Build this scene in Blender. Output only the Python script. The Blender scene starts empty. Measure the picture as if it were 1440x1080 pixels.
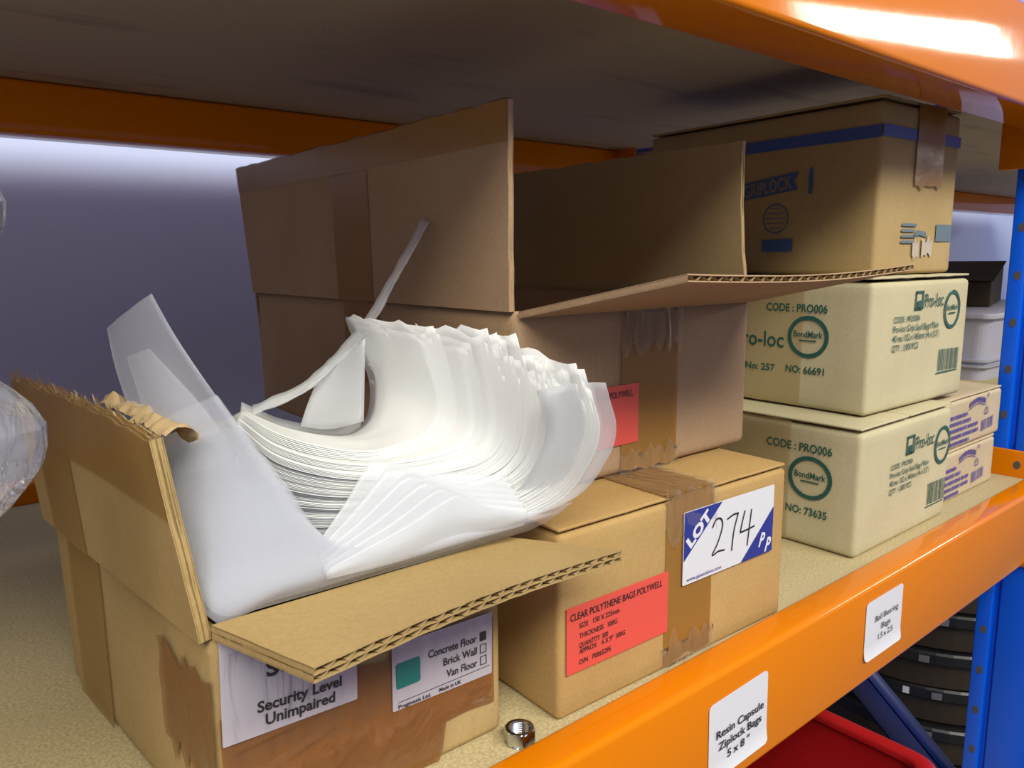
import bpy, bmesh, math, random
from mathutils import Vector, Matrix, noise

random.seed(7)
scene = bpy.context.scene
COL = scene.collection

# ------------------------------------------------------------------ camera, sky, lights, exposure
cam_data = bpy.data.cameras.new('camera')
cam_data.sensor_fit = 'HORIZONTAL'
cam_data.sensor_width = 36.0
cam_data.lens = 27.0                      # 1080 px focal length on a 1440 px frame
cam_data.clip_start = 0.01
cam = bpy.data.objects.new('camera', cam_data)
COL.objects.link(cam)
R_ = Matrix(((0.76882124, 0.10966494, -0.62999009),
             (-0.63940234, 0.11818106, -0.75973541),
             (-0.00886344, 0.98691785, 0.16098013)))
# orthonormalise (columns: camera right, up, back)
cz = Vector((R_[0][2], R_[1][2], R_[2][2])).normalized()
cx = Vector((R_[0][0], R_[1][0], R_[2][0]))
cx = (cx - cz * cx.dot(cz)).normalized()
cy = cz.cross(cx)
mw = Matrix.Identity(4)
for i in range(3):
    mw[i][0], mw[i][1], mw[i][2] = cx[i], cy[i], cz[i]
mw.translation = Vector((0, -0.22, 0.224774))
cam.matrix_world = mw
scene.camera = cam

world = bpy.data.worlds.new('world')
scene.world = world
world.use_nodes = True
bg = world.node_tree.nodes['Background']
bg.inputs[0].default_value = (0.60, 0.63, 1.0, 1)
bg.inputs[1].default_value = 0.31


def area(name, loc, target, sx, sy, power, color, roll=0.0):
    l = bpy.data.lights.new(name, 'AREA')
    l.shape = 'RECTANGLE'
    l.size, l.size_y = sx, sy
    l.energy = power
    l.color = color
    o = bpy.data.objects.new(name, l)
    COL.objects.link(o)
    o.location = loc
    d = Vector(target) - Vector(loc)
    o.rotation_euler = (d.to_track_quat('-Z', 'Y').to_matrix() @ Matrix.Rotation(roll, 3, 'Z')).to_euler()
    return o


area('ceiling_light', (-0.3, -1.75, 1.95), (0.0, 0.0, 0.2), 4.2, 0.7, 105, (1.0, 0.95, 0.82))
area('roof_light', (9.1, -2.98, 2.21), (0.60, 0.0, 0.36), 2.8, 0.56, 84, (1.0, 0.97, 0.88), 0.13)

scene.view_settings.view_transform = 'Standard'
scene.view_settings.look = 'None'
scene.view_settings.gamma = 1.0
scene.view_settings.use_curve_mapping = False
scene.view_settings.exposure = 0.44
scene.cycles.diffuse_bounces = 8

# ------------------------------------------------------------------ helpers


class MB:
    def __init__(self):
        self.v = []
        self.f = []

    def add(self, vs, fs):
        n = len(self.v)
        self.v += [tuple(p) for p in vs]
        self.f += [tuple(i + n for i in f) for f in fs]

    def grid(self, fn, nu, nv, flip=False):
        vs = [fn(i / nu, j / nv) for j in range(nv + 1) for i in range(nu + 1)]
        fs = []
        for j in range(nv):
            for i in range(nu):
                a = j * (nu + 1) + i
                q = (a, a + 1, a + nu + 2, a + nu + 1)
                fs.append(q[::-1] if flip else q)
        self.add(vs, fs)

    def box(self, a, b):
        x0, y0, z0 = a
        x1, y1, z1 = b
        self.add([(x0, y0, z0), (x1, y0, z0), (x1, y1, z0), (x0, y1, z0),
                  (x0, y0, z1), (x1, y0, z1), (x1, y1, z1), (x0, y1, z1)],
                 [(3, 2, 1, 0), (4, 5, 6, 7), (0, 1, 5, 4), (1, 2, 6, 5), (2, 3, 7, 6), (3, 0, 4, 7)])

    def prism(self, prof, a, b, axis='x'):
        """closed profile (p,q) extruded along an axis from a to b"""
        n = len(prof)

        def P(t, p, q):
            return (t, p, q) if axis == 'x' else ((p, t, q) if axis == 'y' else (p, q, t))
        vs = [P(a, *c) for c in prof] + [P(b, *c) for c in prof]
        fs = [(i, (i + 1) % n, n + (i + 1) % n, n + i) for i in range(n)]
        fs += [tuple(range(n))[::-1], tuple(range(n, 2 * n))]
        self.add(vs, fs)

    def slab(self, fn, nu, nv, th):
        """closed thin solid from surface fn(u,v,offset)"""
        top = [fn(i / nu, j / nv, 0.0) for j in range(nv + 1) for i in range(nu + 1)]
        bot = [fn(i / nu, j / nv, -th) for j in range(nv + 1) for i in range(nu + 1)]
        n = len(top)
        fs = []
        w = nu + 1
        for j in range(nv):
            for i in range(nu):
                a = j * w + i
                fs.append((a, a + 1, a + w + 1, a + w))
                fs.append((n + a, n + a + w, n + a + w + 1, n + a + 1))
        for i in range(nu):
            a, b = i, i + 1
            fs.append((a, n + a, n + b, b))
            a, b = nv * w + i, nv * w + i + 1
            fs.append((a, b, n + b, n + a))
        for j in range(nv):
            a, b = j * w, (j + 1) * w
            fs.append((a, b, n + b, n + a))
            a, b = j * w + nu, (j + 1) * w + nu
            fs.append((a, n + a, n + b, b))
        self.add(top + bot, fs)

    def build(self, name, mat, parent=None, smooth=False, bevel=0.0, seg=3, fixn=True, angle=40):
        me = bpy.data.meshes.new(name)
        me.from_pydata(self.v, [], self.f)
        if fixn:
            bm = bmesh.new()
            bm.from_mesh(me)
            bmesh.ops.recalc_face_normals(bm, faces=bm.faces)
            bm.to_mesh(me)
            bm.free()
        if mat:
            me.materials.append(mat)
        o = bpy.data.objects.new(name, me)
        COL.objects.link(o)
        if parent:
            o.parent = parent
        if smooth:
            for p in me.polygons:
                p.use_smooth = True
        if bevel > 0:
            md = o.modifiers.new('bevel', 'BEVEL')
            md.width = bevel
            md.segments = seg
            md.limit_method = 'ANGLE'
            md.angle_limit = math.radians(angle)
            md.harden_normals = False
            for p in me.polygons:
                p.use_smooth = True
        return o


def thing(name, label, cat, loc=(0, 0, 0), rz=0.0, group=None):
    o = bpy.data.objects.new(name, None)
    o.empty_display_size = 0.02
    COL.objects.link(o)
    o.location = loc
    o.rotation_euler = (0, 0, rz)
    o['label'] = label
    o['category'] = cat
    if group:
        o['group'] = group
    return o


def tag(o, label, cat, group=None):
    o['label'] = label
    o['category'] = cat
    if group:
        o['group'] = group
    return o


def lerp(a, b, t):
    return a + (b - a) * t


def sm(t, a=0.0, b=1.0):
    t = max(0.0, min(1.0, (t - a) / (b - a)))
    return t * t * (3 - 2 * t)


def nz(p, s=1.0, seed=0.0):
    return noise.noise(Vector((p[0] * s + seed, p[1] * s + seed * 1.7, p[2] * s - seed)))


class Curve:
    """smooth curve through points, sampled by arc length"""

    def __init__(self, pts, n=80):
        P = [Vector(p) for p in pts]
        P = [P[0] * 2 - P[1]] + P + [P[-1] * 2 - P[-2]]
        self.s = []
        m = len(P) - 3
        for i in range(m):
            for k in range(n // m + 1):
                t = k / (n // m + 1)
                a, b, c, d = P[i:i + 4]
                self.s.append(0.5 * ((2 * b) + (c - a) * t + (2 * a - 5 * b + 4 * c - d) * t * t + (3 * b - a - 3 * c + d) * t ** 3))
        self.s.append(P[-2].copy())
        self.L = [0.0]
        for i in range(1, len(self.s)):
            self.L.append(self.L[-1] + (self.s[i] - self.s[i - 1]).length)

    def __call__(self, t):
        x = t * self.L[-1]
        if t <= 0:
            return self.s[0] + (self.s[1] - self.s[0]).normalized() * x
        if t >= 1:
            return self.s[-1] + (self.s[-1] - self.s[-2]).normalized() * (x - self.L[-1])
        lo, hi = 0, len(self.L) - 1
        while hi - lo > 1:
            m = (lo + hi) // 2
            if self.L[m] <= x:
                lo = m
            else:
                hi = m
        k = (x - self.L[lo]) / max(1e-9, self.L[hi] - self.L[lo])
        return self.s[lo].lerp(self.s[hi], k)


# ------------------------------------------------------------------ materials
def new_mat(name):
    m = bpy.data.materials.new(name)
    m.use_nodes = True
    nt = m.node_tree
    return m, nt, nt.nodes['Principled BSDF']


def plain(name, col, rough=0.6, metal=0.0, coat=0.0, spec=0.5, bump=0.0, bscale=200.0):
    col = tuple(c * 0.80 for c in col)
    m, nt, b = new_mat(name)
    b.inputs['Base Color'].default_value = (*col, 1)
    b.inputs['Roughness'].default_value = rough
    b.inputs['Metallic'].default_value = metal
    b.inputs['Coat Weight'].default_value = coat
    b.inputs['Coat Roughness'].default_value = 0.05
    b.inputs['Specular IOR Level'].default_value = spec
    if bump > 0:
        tc = nt.nodes.new('ShaderNodeTexCoord')
        n = nt.nodes.new('ShaderNodeTexNoise')
        n.inputs['Scale'].default_value = bscale
        n.inputs['Detail'].default_value = 3
        bp = nt.nodes.new('ShaderNodeBump')
        bp.inputs['Strength'].default_value = bump
        bp.inputs['Distance'].default_value = 0.001
        nt.links.new(tc.outputs['Object'], n.inputs['Vector'])
        nt.links.new(n.outputs['Fac'], bp.inputs['Height'])
        nt.links.new(bp.outputs['Normal'], b.inputs['Normal'])
    return m


def cardboard(name, c1, c2, streak=(60, 60, 900), rough=0.8, flute=0.15):
    """kraft board: soft blotches, fine fibres and a faint vertical flute print-through"""
    c1, c2 = tuple(c * 0.79 for c in c1), tuple(c * 0.79 for c in c2)
    m, nt, b = new_mat(name)
    N, L = nt.nodes, nt.links
    tc = N.new('ShaderNodeTexCoord')
    n1 = N.new('ShaderNodeTexNoise')
    n1.inputs['Scale'].default_value = 14
    n1.inputs['Detail'].default_value = 5
    mp = N.new('ShaderNodeMapping')
    mp.inputs['Scale'].default_value = (620, 620, 420)
    n2 = N.new('ShaderNodeTexNoise')
    n2.inputs['Scale'].default_value = 1.0
    n2.inputs['Detail'].default_value = 4
    mx = N.new('ShaderNodeMath')
    mx.operation = 'MULTIPLY_ADD'
    mx.inputs[1].default_value = 0.40
    L.new(tc.outputs['Object'], n1.inputs['Vector'])
    L.new(tc.outputs['Object'], mp.inputs['Vector'])
    L.new(mp.outputs['Vector'], n2.inputs['Vector'])
    L.new(n2.outputs['Fac'], mx.inputs[0])
    sc = N.new('ShaderNodeMath')
    sc.operation = 'MULTIPLY'
    sc.inputs[1].default_value = 0.55
    L.new(n1.outputs['Fac'], sc.inputs[0])
    L.new(sc.outputs[0], mx.inputs[2])
    rp = N.new('ShaderNodeValToRGB')
    rp.color_ramp.elements[0].position = 0.32
    rp.color_ramp.elements[0].color = (*c1, 1)
    rp.color_ramp.elements[1].position = 0.68
    rp.color_ramp.elements[1].color = (*c2, 1)
    L.new(mx.outputs[0], rp.inputs['Fac'])
    L.new(rp.outputs['Color'], b.inputs['Base Color'])
    b.inputs['Roughness'].default_value = rough
    b.inputs['Specular IOR Level'].default_value = 0.25
    w = N.new('ShaderNodeTexWave')
    w.wave_type = 'BANDS'
    w.bands_direction = 'DIAGONAL'
    mp2 = N.new('ShaderNodeMapping')
    mp2.inputs['Scale'].default_value = (1, 1, 0)
    L.new(tc.outputs['Object'], mp2.inputs['Vector'])
    L.new(mp2.outputs['Vector'], w.inputs['Vector'])
    w.inputs['Scale'].default_value = 60
    w.inputs['Distortion'].default_value = 1.5
    ad = N.new('ShaderNodeMath')
    ad.operation = 'MULTIPLY_ADD'
    ad.inputs[1].default_value = flute
    L.new(w.outputs['Fac'], ad.inputs[0])
    L.new(n2.outputs['Fac'], ad.inputs[2])
    bp = N.new('ShaderNodeBump')
    bp.inputs['Strength'].default_value = 0.25
    bp.inputs['Distance'].default_value = 0.0006
    L.new(ad.outputs[0], bp.inputs['Height'])
    L.new(bp.outputs['Normal'], b.inputs['Normal'])
    return m


def film(name, col, alpha, rough=0.25, trans=0.3, bump=0.0, bscale=60.0, spec=0.5, coat=0.0, stretch=(1, 1, 1)):
    """thin plastic film: diffuse + translucent + gloss, partly see-through"""
    m = bpy.data.materials.new(name)
    m.use_nodes = True
    nt = m.node_tree
    N, L = nt.nodes, nt.links
    b = N['Principled BSDF']
    out = N['Material Output']
    b.inputs['Base Color'].default_value = (*col, 1)
    b.inputs['Roughness'].default_value = rough
    b.inputs['Specular IOR Level'].default_value = spec
    b.inputs['Coat Weight'].default_value = coat
    b.inputs['Coat Roughness'].default_value = 0.08
    t = N.new('ShaderNodeBsdfTranslucent')
    t.inputs['Color'].default_value = (*col, 1)
    mx = N.new('ShaderNodeMixShader')
    mx.inputs[0].default_value = trans
    L.new(b.outputs[0], mx.inputs[1])
    L.new(t.outputs[0], mx.inputs[2])
    tr = N.new('ShaderNodeBsdfTransparent')
    m2 = N.new('ShaderNodeMixShader')
    m2.inputs[0].default_value = alpha
    L.new(tr.outputs[0], m2.inputs[1])
    L.new(mx.outputs[0], m2.inputs[2])
    L.new(m2.outputs[0], out.inputs['Surface'])
    if bump > 0:
        tc = N.new('ShaderNodeTexCoord')
        n = N.new('ShaderNodeTexNoise')
        n.inputs['Scale'].default_value = bscale
        n.inputs['Detail'].default_value = 4
        n.inputs['Distortion'].default_value = 1.2
        bp = N.new('ShaderNodeBump')
        bp.inputs['Strength'].default_value = bump
        bp.inputs['Distance'].default_value = 0.004
        mp = N.new('ShaderNodeMapping')
        mp.inputs['Scale'].default_value = stretch
        L.new(tc.outputs['Object'], mp.inputs['Vector'])
        L.new(mp.outputs['Vector'], n.inputs['Vector'])
        L.new(n.outputs['Fac'], bp.inputs['Height'])
        L.new(bp.outputs['Normal'], b.inputs['Normal'])
    return m


def clear_film(name, tint, gloss=0.12, milk=0.05, rough=0.08, bump=0.6, bscale=60.0):
    m = bpy.data.materials.new(name)
    m.use_nodes = True
    nt = m.node_tree
    N, L = nt.nodes, nt.links
    b = N['Principled BSDF']
    out = N['Material Output']
    b.inputs['Base Color'].default_value = (*tint, 1)
    b.inputs['Roughness'].default_value = 0.5
    g = N.new('ShaderNodeBsdfGlossy')
    g.inputs['Roughness'].default_value = rough
    fr_ = N.new('ShaderNodeLayerWeight')
    fr_.inputs['Blend'].default_value = gloss
    tr = N.new('ShaderNodeBsdfTransparent')
    m1 = N.new('ShaderNodeMixShader')
    m1.inputs[0].default_value = milk
    L.new(tr.outputs[0], m1.inputs[1])
    L.new(b.outputs[0], m1.inputs[2])
    m2 = N.new('ShaderNodeMixShader')
    L.new(fr_.outputs['Fresnel'], m2.inputs[0])
    L.new(m1.outputs[0], m2.inputs[1])
    L.new(g.outputs[0], m2.inputs[2])
    L.new(m2.outputs[0], out.inputs['Surface'])
    tc = N.new('ShaderNodeTexCoord')
    n = N.new('ShaderNodeTexNoise')
    n.inputs['Scale'].default_value = bscale
    n.inputs['Detail'].default_value = 4
    n.inputs['Distortion'].default_value = 1.5
    bp = N.new('ShaderNodeBump')
    bp.inputs['Strength'].default_value = bump
    bp.inputs['Distance'].default_value = 0.006
    mp = N.new('ShaderNodeMapping')
    mp.inputs['Rotation'].default_value = (0.0, 0.5, 0.0)
    mp.inputs['Scale'].default_value = (2.2, 1.0, 0.5)
    L.new(tc.outputs['Object'], mp.inputs['Vector'])
    L.new(mp.outputs['Vector'], n.inputs['Vector'])
    L.new(n.outputs['Fac'], bp.inputs['Height'])
    for q in (g, fr_, b):
        L.new(bp.outputs['Normal'], q.inputs['Normal'])
    return m


def chipboard(name, c1, c2, c3):
    c1, c2 = tuple(c * 0.82 for c in c1), tuple(c * 0.82 for c in c2)
    m, nt, b = new_mat(name)
    N, L = nt.nodes, nt.links
    tc = N.new('ShaderNodeTexCoord')
    n = N.new('ShaderNodeTexNoise')
    n.inputs['Scale'].default_value = 620
    n.inputs['Detail'].default_value = 4
    L.new(tc.outputs['Object'], n.inputs['Vector'])
    rp = N.new('ShaderNodeValToRGB')
    rp.color_ramp.elements[0].position = 0.35
    rp.color_ramp.elements[0].color = (*c1, 1)
    rp.color_ramp.elements[1].position = 0.65
    rp.color_ramp.elements[1].color = (*c2, 1)
    L.new(n.outputs['Fac'], rp.inputs['Fac'])
    mp = N.new('ShaderNodeMapping')
    mp.inputs['Scale'].default_value = (5, 26, 1)
    n2 = N.new('ShaderNodeTexNoise')
    n2.inputs['Scale'].default_value = 1.0
    n2.inputs['Detail'].default_value = 3
    L.new(tc.outputs['Object'], mp.inputs['Vector'])
    L.new(mp.outputs['Vector'], n2.inputs['Vector'])
    r2 = N.new('ShaderNodeValToRGB')
    r2.color_ramp.elements[0].position = 0.30
    r2.color_ramp.elements[0].color = (0.75, 0.75, 0.75, 1)
    r2.color_ramp.elements[1].position = 0.42
    r2.color_ramp.elements[1].color = (0, 0, 0, 1)
    L.new(n2.outputs['Fac'], r2.inputs['Fac'])
    mix = N.new('ShaderNodeMix')
    mix.data_type = 'RGBA'
    L.new(r2.outputs['Color'], mix.inputs['Factor'])
    L.new(rp.outputs['Color'], mix.inputs['A'])
    mix.inputs['B'].default_value = (*c3, 1)
    L.new(mix.outputs['Result'], b.inputs['Base Color'])
    b.inputs['Roughness'].default_value = 0.75
    return m


M_ORANGE = plain('orange_paint', (0.84, 0.235, 0.001), 0.09, spec=0.20, bump=0.05, bscale=70)
M_BLUE = plain('blue_paint', (0.0, 0.145, 1.05), 0.30)
M_HOLE = plain('punched_hole', (0.10, 0.09, 0.085), 0.8)
M_WALL = plain('painted_wall', (0.70, 0.82, 1.20), 0.85, bump=0.1, bscale=90)
M_FLOOR = plain('concrete', (0.16, 0.155, 0.15), 0.8)
M_BOARD_UP = chipboard('shelf_chipboard_dusty', (0.47, 0.39, 0.29), (0.58, 0.49, 0.37), (0.26, 0.21, 0.18))
M_BOARD = chipboard('shelf_chipboard', (0.42, 0.34, 0.17), (0.60, 0.50, 0.27), (0.42, 0.34, 0.19))
K_A = cardboard('tan_kraft', (0.46, 0.315, 0.12), (0.58, 0.42, 0.185))
K_B = cardboard('golden_kraft', (0.48, 0.30, 0.105), (0.61, 0.405, 0.16))
K_C = cardboard('reddish_kraft', (0.42, 0.275, 0.155), (0.53, 0.36, 0.21))
K_P = cardboard('pale_kraft', (0.57, 0.51, 0.31), (0.69, 0.625, 0.40))
K_G = cardboard('dull_kraft', (0.44, 0.305, 0.13), (0.55, 0.40, 0.18))
K_W = cardboard('beige_kraft', (0.58, 0.47, 0.30), (0.69, 0.57, 0.38))
K_IN = cardboard('inner_kraft', (0.40, 0.29, 0.14), (0.50, 0.37, 0.19))
K_FL = plain('corrugated_fluting', (0.42, 0.29, 0.13), 0.85)  # kraft tone lowered so the colour carries the shade inside the flutes
K_DK = cardboard('dark_brown_card', (0.05, 0.035, 0.02), (0.08, 0.055, 0.03))
M_TAPE = film('brown_packing_tape', (0.33, 0.165, 0.033), 0.78, 0.28, 0.05, bump=0.10, bscale=40, spec=0.35)
M_TAPE2 = film('crinkled_orange_tape', (0.22, 0.082, 0.016), 0.76, 0.10, 0.05, bump=0.55, bscale=24, spec=0.7, stretch=(1.3, 1, 1.0))
M_CLEAR = clear_film('clear_tape', (0.8, 0.74, 0.66), 0.10, 0.06, 0.08, 0.6, 45)
M_CLEAR2 = clear_film('smooth_clear_tape', (0.8, 0.74, 0.66), 0.07, 0.02, 0.05, 0.5, 30)
M_TAPEL = film('light_packing_tape', (0.40, 0.23, 0.06), 0.60, 0.28, 0.05, bump=0.10, bscale=40, spec=0.35)
M_BAG = film('polythene_stack', (0.96, 0.97, 0.955), 0.97, 0.5, 0.22, spec=0.25)
M_BAG2 = film('polythene_loose', (0.88, 0.91, 0.94), 0.42, 0.22, 0.28, coat=0.2)
M_LINER = film('polythene_liner', (0.86, 0.90, 0.98), 0.26, 0.24, 0.28, coat=0.2)
M_BAGCLEAR = clear_film('clear_crinkly_bag', (0.86, 0.88, 0.95), 0.16, 0.16, 0.08, 0.5, 45)
M_PAPER = plain('white_label_paper', (0.80, 0.81, 0.86), 0.55)
M_GREYPAPER = plain('grey_label_paper', (0.56, 0.54, 0.60), 0.5)
M_RED = plain('red_label_paper', (0.83, 0.10, 0.07), 0.55)
M_INK = plain('black_ink', (0.015, 0.015, 0.02), 0.6)
M_GREEN = plain('green_ink', (0.02, 0.11, 0.085), 0.6)
M_TEAL = plain('teal_patch', (0.0, 0.22, 0.20), 0.45)
M_NAVY = plain('navy_print', (0.025, 0.04, 0.30), 0.5)
M_WHITEINK = plain('white_print', (0.82, 0.83, 0.9), 0.5)
M_BLUEINK = plain('blue_ink', (0.06, 0.14, 0.34), 0.65)
M_BLUETAPE = plain('blue_printed_stripe', (0.055, 0.11, 0.36), 0.45)
M_PALEBLUE = plain('pale_blue_ink', (0.14, 0.20, 0.23), 0.65)
M_PURPLE = plain('violet_ink', (0.13, 0.10, 0.36), 0.65)
M_STEEL = plain('zinc_steel', (0.72, 0.76, 0.80), 0.18, metal=1.0)
M_REDBIN = plain('red_plastic', (0.46, 0.010, 0.012), 0.35, coat=0.1)
M_BLACK = plain('black_plastic', (0.012, 0.012, 0.014), 0.3)
M_BROWN = plain('dark_brown_wrap', (0.036, 0.024, 0.011), 0.5)
M_BLUESHADE = plain('shaded_blue_paint', (0.004, 0.018, 0.15), 0.35)  # frame blue darkened: under-shelf shadow painted into the brace colour
M_DULL = plain('dull_grey_patch', (0.16, 0.16, 0.17), 0.6)
M_GREYTUB = plain('grey_plastic', (0.48, 0.48, 0.58), 0.5)

# ------------------------------------------------------------------ the setting
o = MB()
o.box((-2.5, 0.755, -0.95), (6.0, 0.85, 1.75))
o = o.build('wall_back', M_WALL)
o['kind'] = 'structure'
o = MB()
o.box((-2.5, -4.0, -1.05), (6.0, 0.755, -0.95))
o = o.build('floor', M_FLOOR)
o['kind'] = 'structure'

# ------------------------------------------------------------------ racking
ZT, ZB = 0.0073, -0.0634              # lower front beam, top and bottom
UB, UT = 0.3372, 0.4079               # upper front beam
XE = 0.885                            # where the bay meets its upright frame
XL = -1.10


def beam_profile(zb, zt, y0, s):
    """stepped beam section; s=+1 front beam, -1 rear beam (mirrored)"""
    st = zt - 0.0252
    return [(y0, zb), (y0, zt), (y0 + s * 0.0217, zt), (y0 + s * 0.0217, st), (y0 + s * 0.044, st), (y0 + s * 0.044, zb)]


def shelf_beam(label, zb, zt, y0, s, xa, xb, plate=True):
    r = thing('shelf_beam', label, 'shelf beam', ((xa + xb) / 2, y0, zb))
    m = MB()
    off = Vector(r.location)
    prof = [(p - off.y, q - off.z) for p, q in beam_profile(zb, zt, y0, s)]
    n = 12
    m.prism(prof, xa - off.x, xb - 0.004 - off.x)
    m.build('beam_body', M_ORANGE, r, bevel=0.0035, seg=4)
    if plate:
        p = MB()
        ya, yb = (-0.002, 0.078) if s > 0 else (-0.078, 0.002)
        p.box((xb - 0.0045 - off.x, ya, -0.030), (xb - off.x - 0.0008, yb, zt - zb + 0.020))
        p.build('end_plate', M_ORANGE, r, bevel=0.0015)
        for hz in (0.076,):
            h = MB()
            ring = [(0.036 + 0.0032 * math.cos(a), hz + 0.0042 * math.sin(a)) for a in [i * math.pi / 8 for i in range(16)]]
            if s > 0:
                h.prism(ring, xb - 0.0052 - off.x, xb - 0.0044 - off.x)
                h.build('bolt_hole', M_HOLE, r)
    return r


front_low = shelf_beam('orange front beam with two white paper labels, under the carton row', ZB, ZT, 0.0, 1, XL, XE)
front_up = shelf_beam('glossy orange front beam at the top right, with bright light reflection', UB, UT, 0.0, 1, XL, XE)
shelf_beam('orange rear beam under the upper shelf against the pale wall', UB, UT, 0.634, -1, XL, XE)
shelf_beam('orange rear beam low at the left, behind the open carton of bags', ZB + 0.012, ZT + 0.012, 0.634, -1, XL, XE)
shelf_beam('short stretch of dark orange rear beam right of the blue-striped carton', UB, UT, 0.634, -1, 0.945, 2.8, plate=False)


def board(label, z0, z1, xa, xb, mat, ya=0.0235, yb=0.6105):
    m = MB()
    cxm, cym = (xa + xb) / 2, (ya + yb) / 2
    m.box((xa - cxm, ya - cym, 0), (xb - cxm, yb - cym, z1 - z0))
    b = m.build('shelf_board', mat, bevel=0.001, seg=2)
    b.location = (cxm, cym, z0)
    tag(b, label, 'shelf board')
    return b


board('chipboard shelf the cartons stand on, behind the labelled orange beam', -0.0177, 0.0, XL, XE - 0.006, M_BOARD)
board('grey-brown underside of the chipboard shelf overhead', 0.3829, 0.4009, XL, XE + 0.012, M_BOARD_UP)
board('dim underside of the next bay shelf, seen right of the top carton', 0.3829, 0.4009, 0.934, 2.8, M_BOARD_UP)
board('shadowed lower shelf under the red bin', -0.4377, -0.42, XL, XE - 0.006, M_BOARD)
board('shadowed shelf of the next bay carrying the stacked round drums', -0.738, -0.72, 0.95, 2.8, M_BOARD, -0.05)
board('chipboard shelf of the next bay under the grey tub', -0.0177, 0.0, 0.95, 2.8, M_BOARD)

# upright frame: two blue posts, struts and a diagonal brace
fr = thing('upright_frame', 'bright blue perforated rack upright at the right edge', 'rack upright', (XE, 0.0, -0.95))


def post(y0, s):
    m = MB()
    # open section seen from the bay: flange with the holes, a groove, then the main web
    prof = [(0.0, 0.0), (0.0, 0.0405), (0.006, 0.0425), (0.006, 0.0455), (0.0, 0.0475), (0.0, 0.062), (0.004, 0.062),
            (0.0045, 0.049), (0.012, 0.047), (0.012, 0.040), (0.048, 0.040), (0.048, 0.047), (0.0555, 0.049), (0.056, 0.062),
            (0.060, 0.062), (0.060, 0.0)]
    prof = [(p, y0 + s * q) for p, q in prof]
    m.prism(prof, 0.0, 2.6, 'z')
    p_ = m.build('post', M_BLUE, fr, bevel=0.0012, seg=2)
    for k in range(-9, 14) if s > 0 else ():
        zc = 0.95 + 0.0145 + k * 0.0473
        for yc in (0.0535,):
            ring = []
            for i in range(14):
                a = i * math.pi / 7
                ring.append((y0 + s * (yc + 0.0030 * math.cos(a)), zc + 0.0046 * math.sin(a)))
            h = MB()
            h.prism(ring, -0.0006, 0.0004, 'x')
            h.build('punched_hole', M_HOLE, p_)
    return p_


post(0.0, 1)
post(0.690, -1)
st = MB()
st.box((0.013, 0.06, 0.95 + 0.386), (0.047, 0.63, 0.95 + 0.412))
st.build('strut', M_BLUE, fr, bevel=0.002)
st = MB()
st.box((0.012, 0.06, 0.95 - 0.62), (0.045, 0.63, 0.95 - 0.58))
st.build('strut', M_BLUE, fr, bevel=0.002)


def brace(ya, za, yb, zb_):
    m = MB()
    a, b = Vector((0, ya, za)), Vector((0, yb, zb_))
    d = (b - a).normalized()
    n = Vector((0, -d.z, d.y))
    w = 0.017
    for (x0, x1, n0, n1) in ((0.018, 0.021, -w, w), (0.018, 0.042, w - 0.003, w), (0.018, 0.042, -w, -w + 0.003)):
        vs = []
        for q in (a, b):
            for xx, nn in ((x0, n0), (x1, n0), (x1, n1), (x0, n1)):
                vs.append(q + n * nn + Vector((xx, 0, 0)))
        m.add(vs, [(0, 1, 2, 3), (4, 7, 6, 5), (0, 4, 5, 1), (1, 5, 6, 2), (2, 6, 7, 3), (3, 7, 4, 0)])
    m.build('diagonal_brace', M_BLUESHADE, fr, bevel=0.0008, seg=1)


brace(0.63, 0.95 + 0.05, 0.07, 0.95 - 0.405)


# ------------------------------------------------------------------ lettering and marks on flat faces
def text_mesh(body, bold=0.0, shear=0.0):
    cu = bpy.data.curves.new('t', 'FONT')
    cu.body = body
    cu.size = 1.0
    cu.offset = bold * 1.5 + 0.004
    cu.shear = shear
    cu.resolution_u = 3
    ob = bpy.data.objects.new('t', cu)
    me = bpy.data.meshes.new_from_object(ob)
    vs = [v.co.copy() for v in me.vertices]
    fs = [tuple(p.vertices) for p in me.polygons]
    bpy.data.objects.remove(ob)
    bpy.data.curves.remove(cu)
    bpy.data.meshes.remove(me)
    return vs, fs


CAP = max(v.y for v in text_mesh('H')[0])


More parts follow.
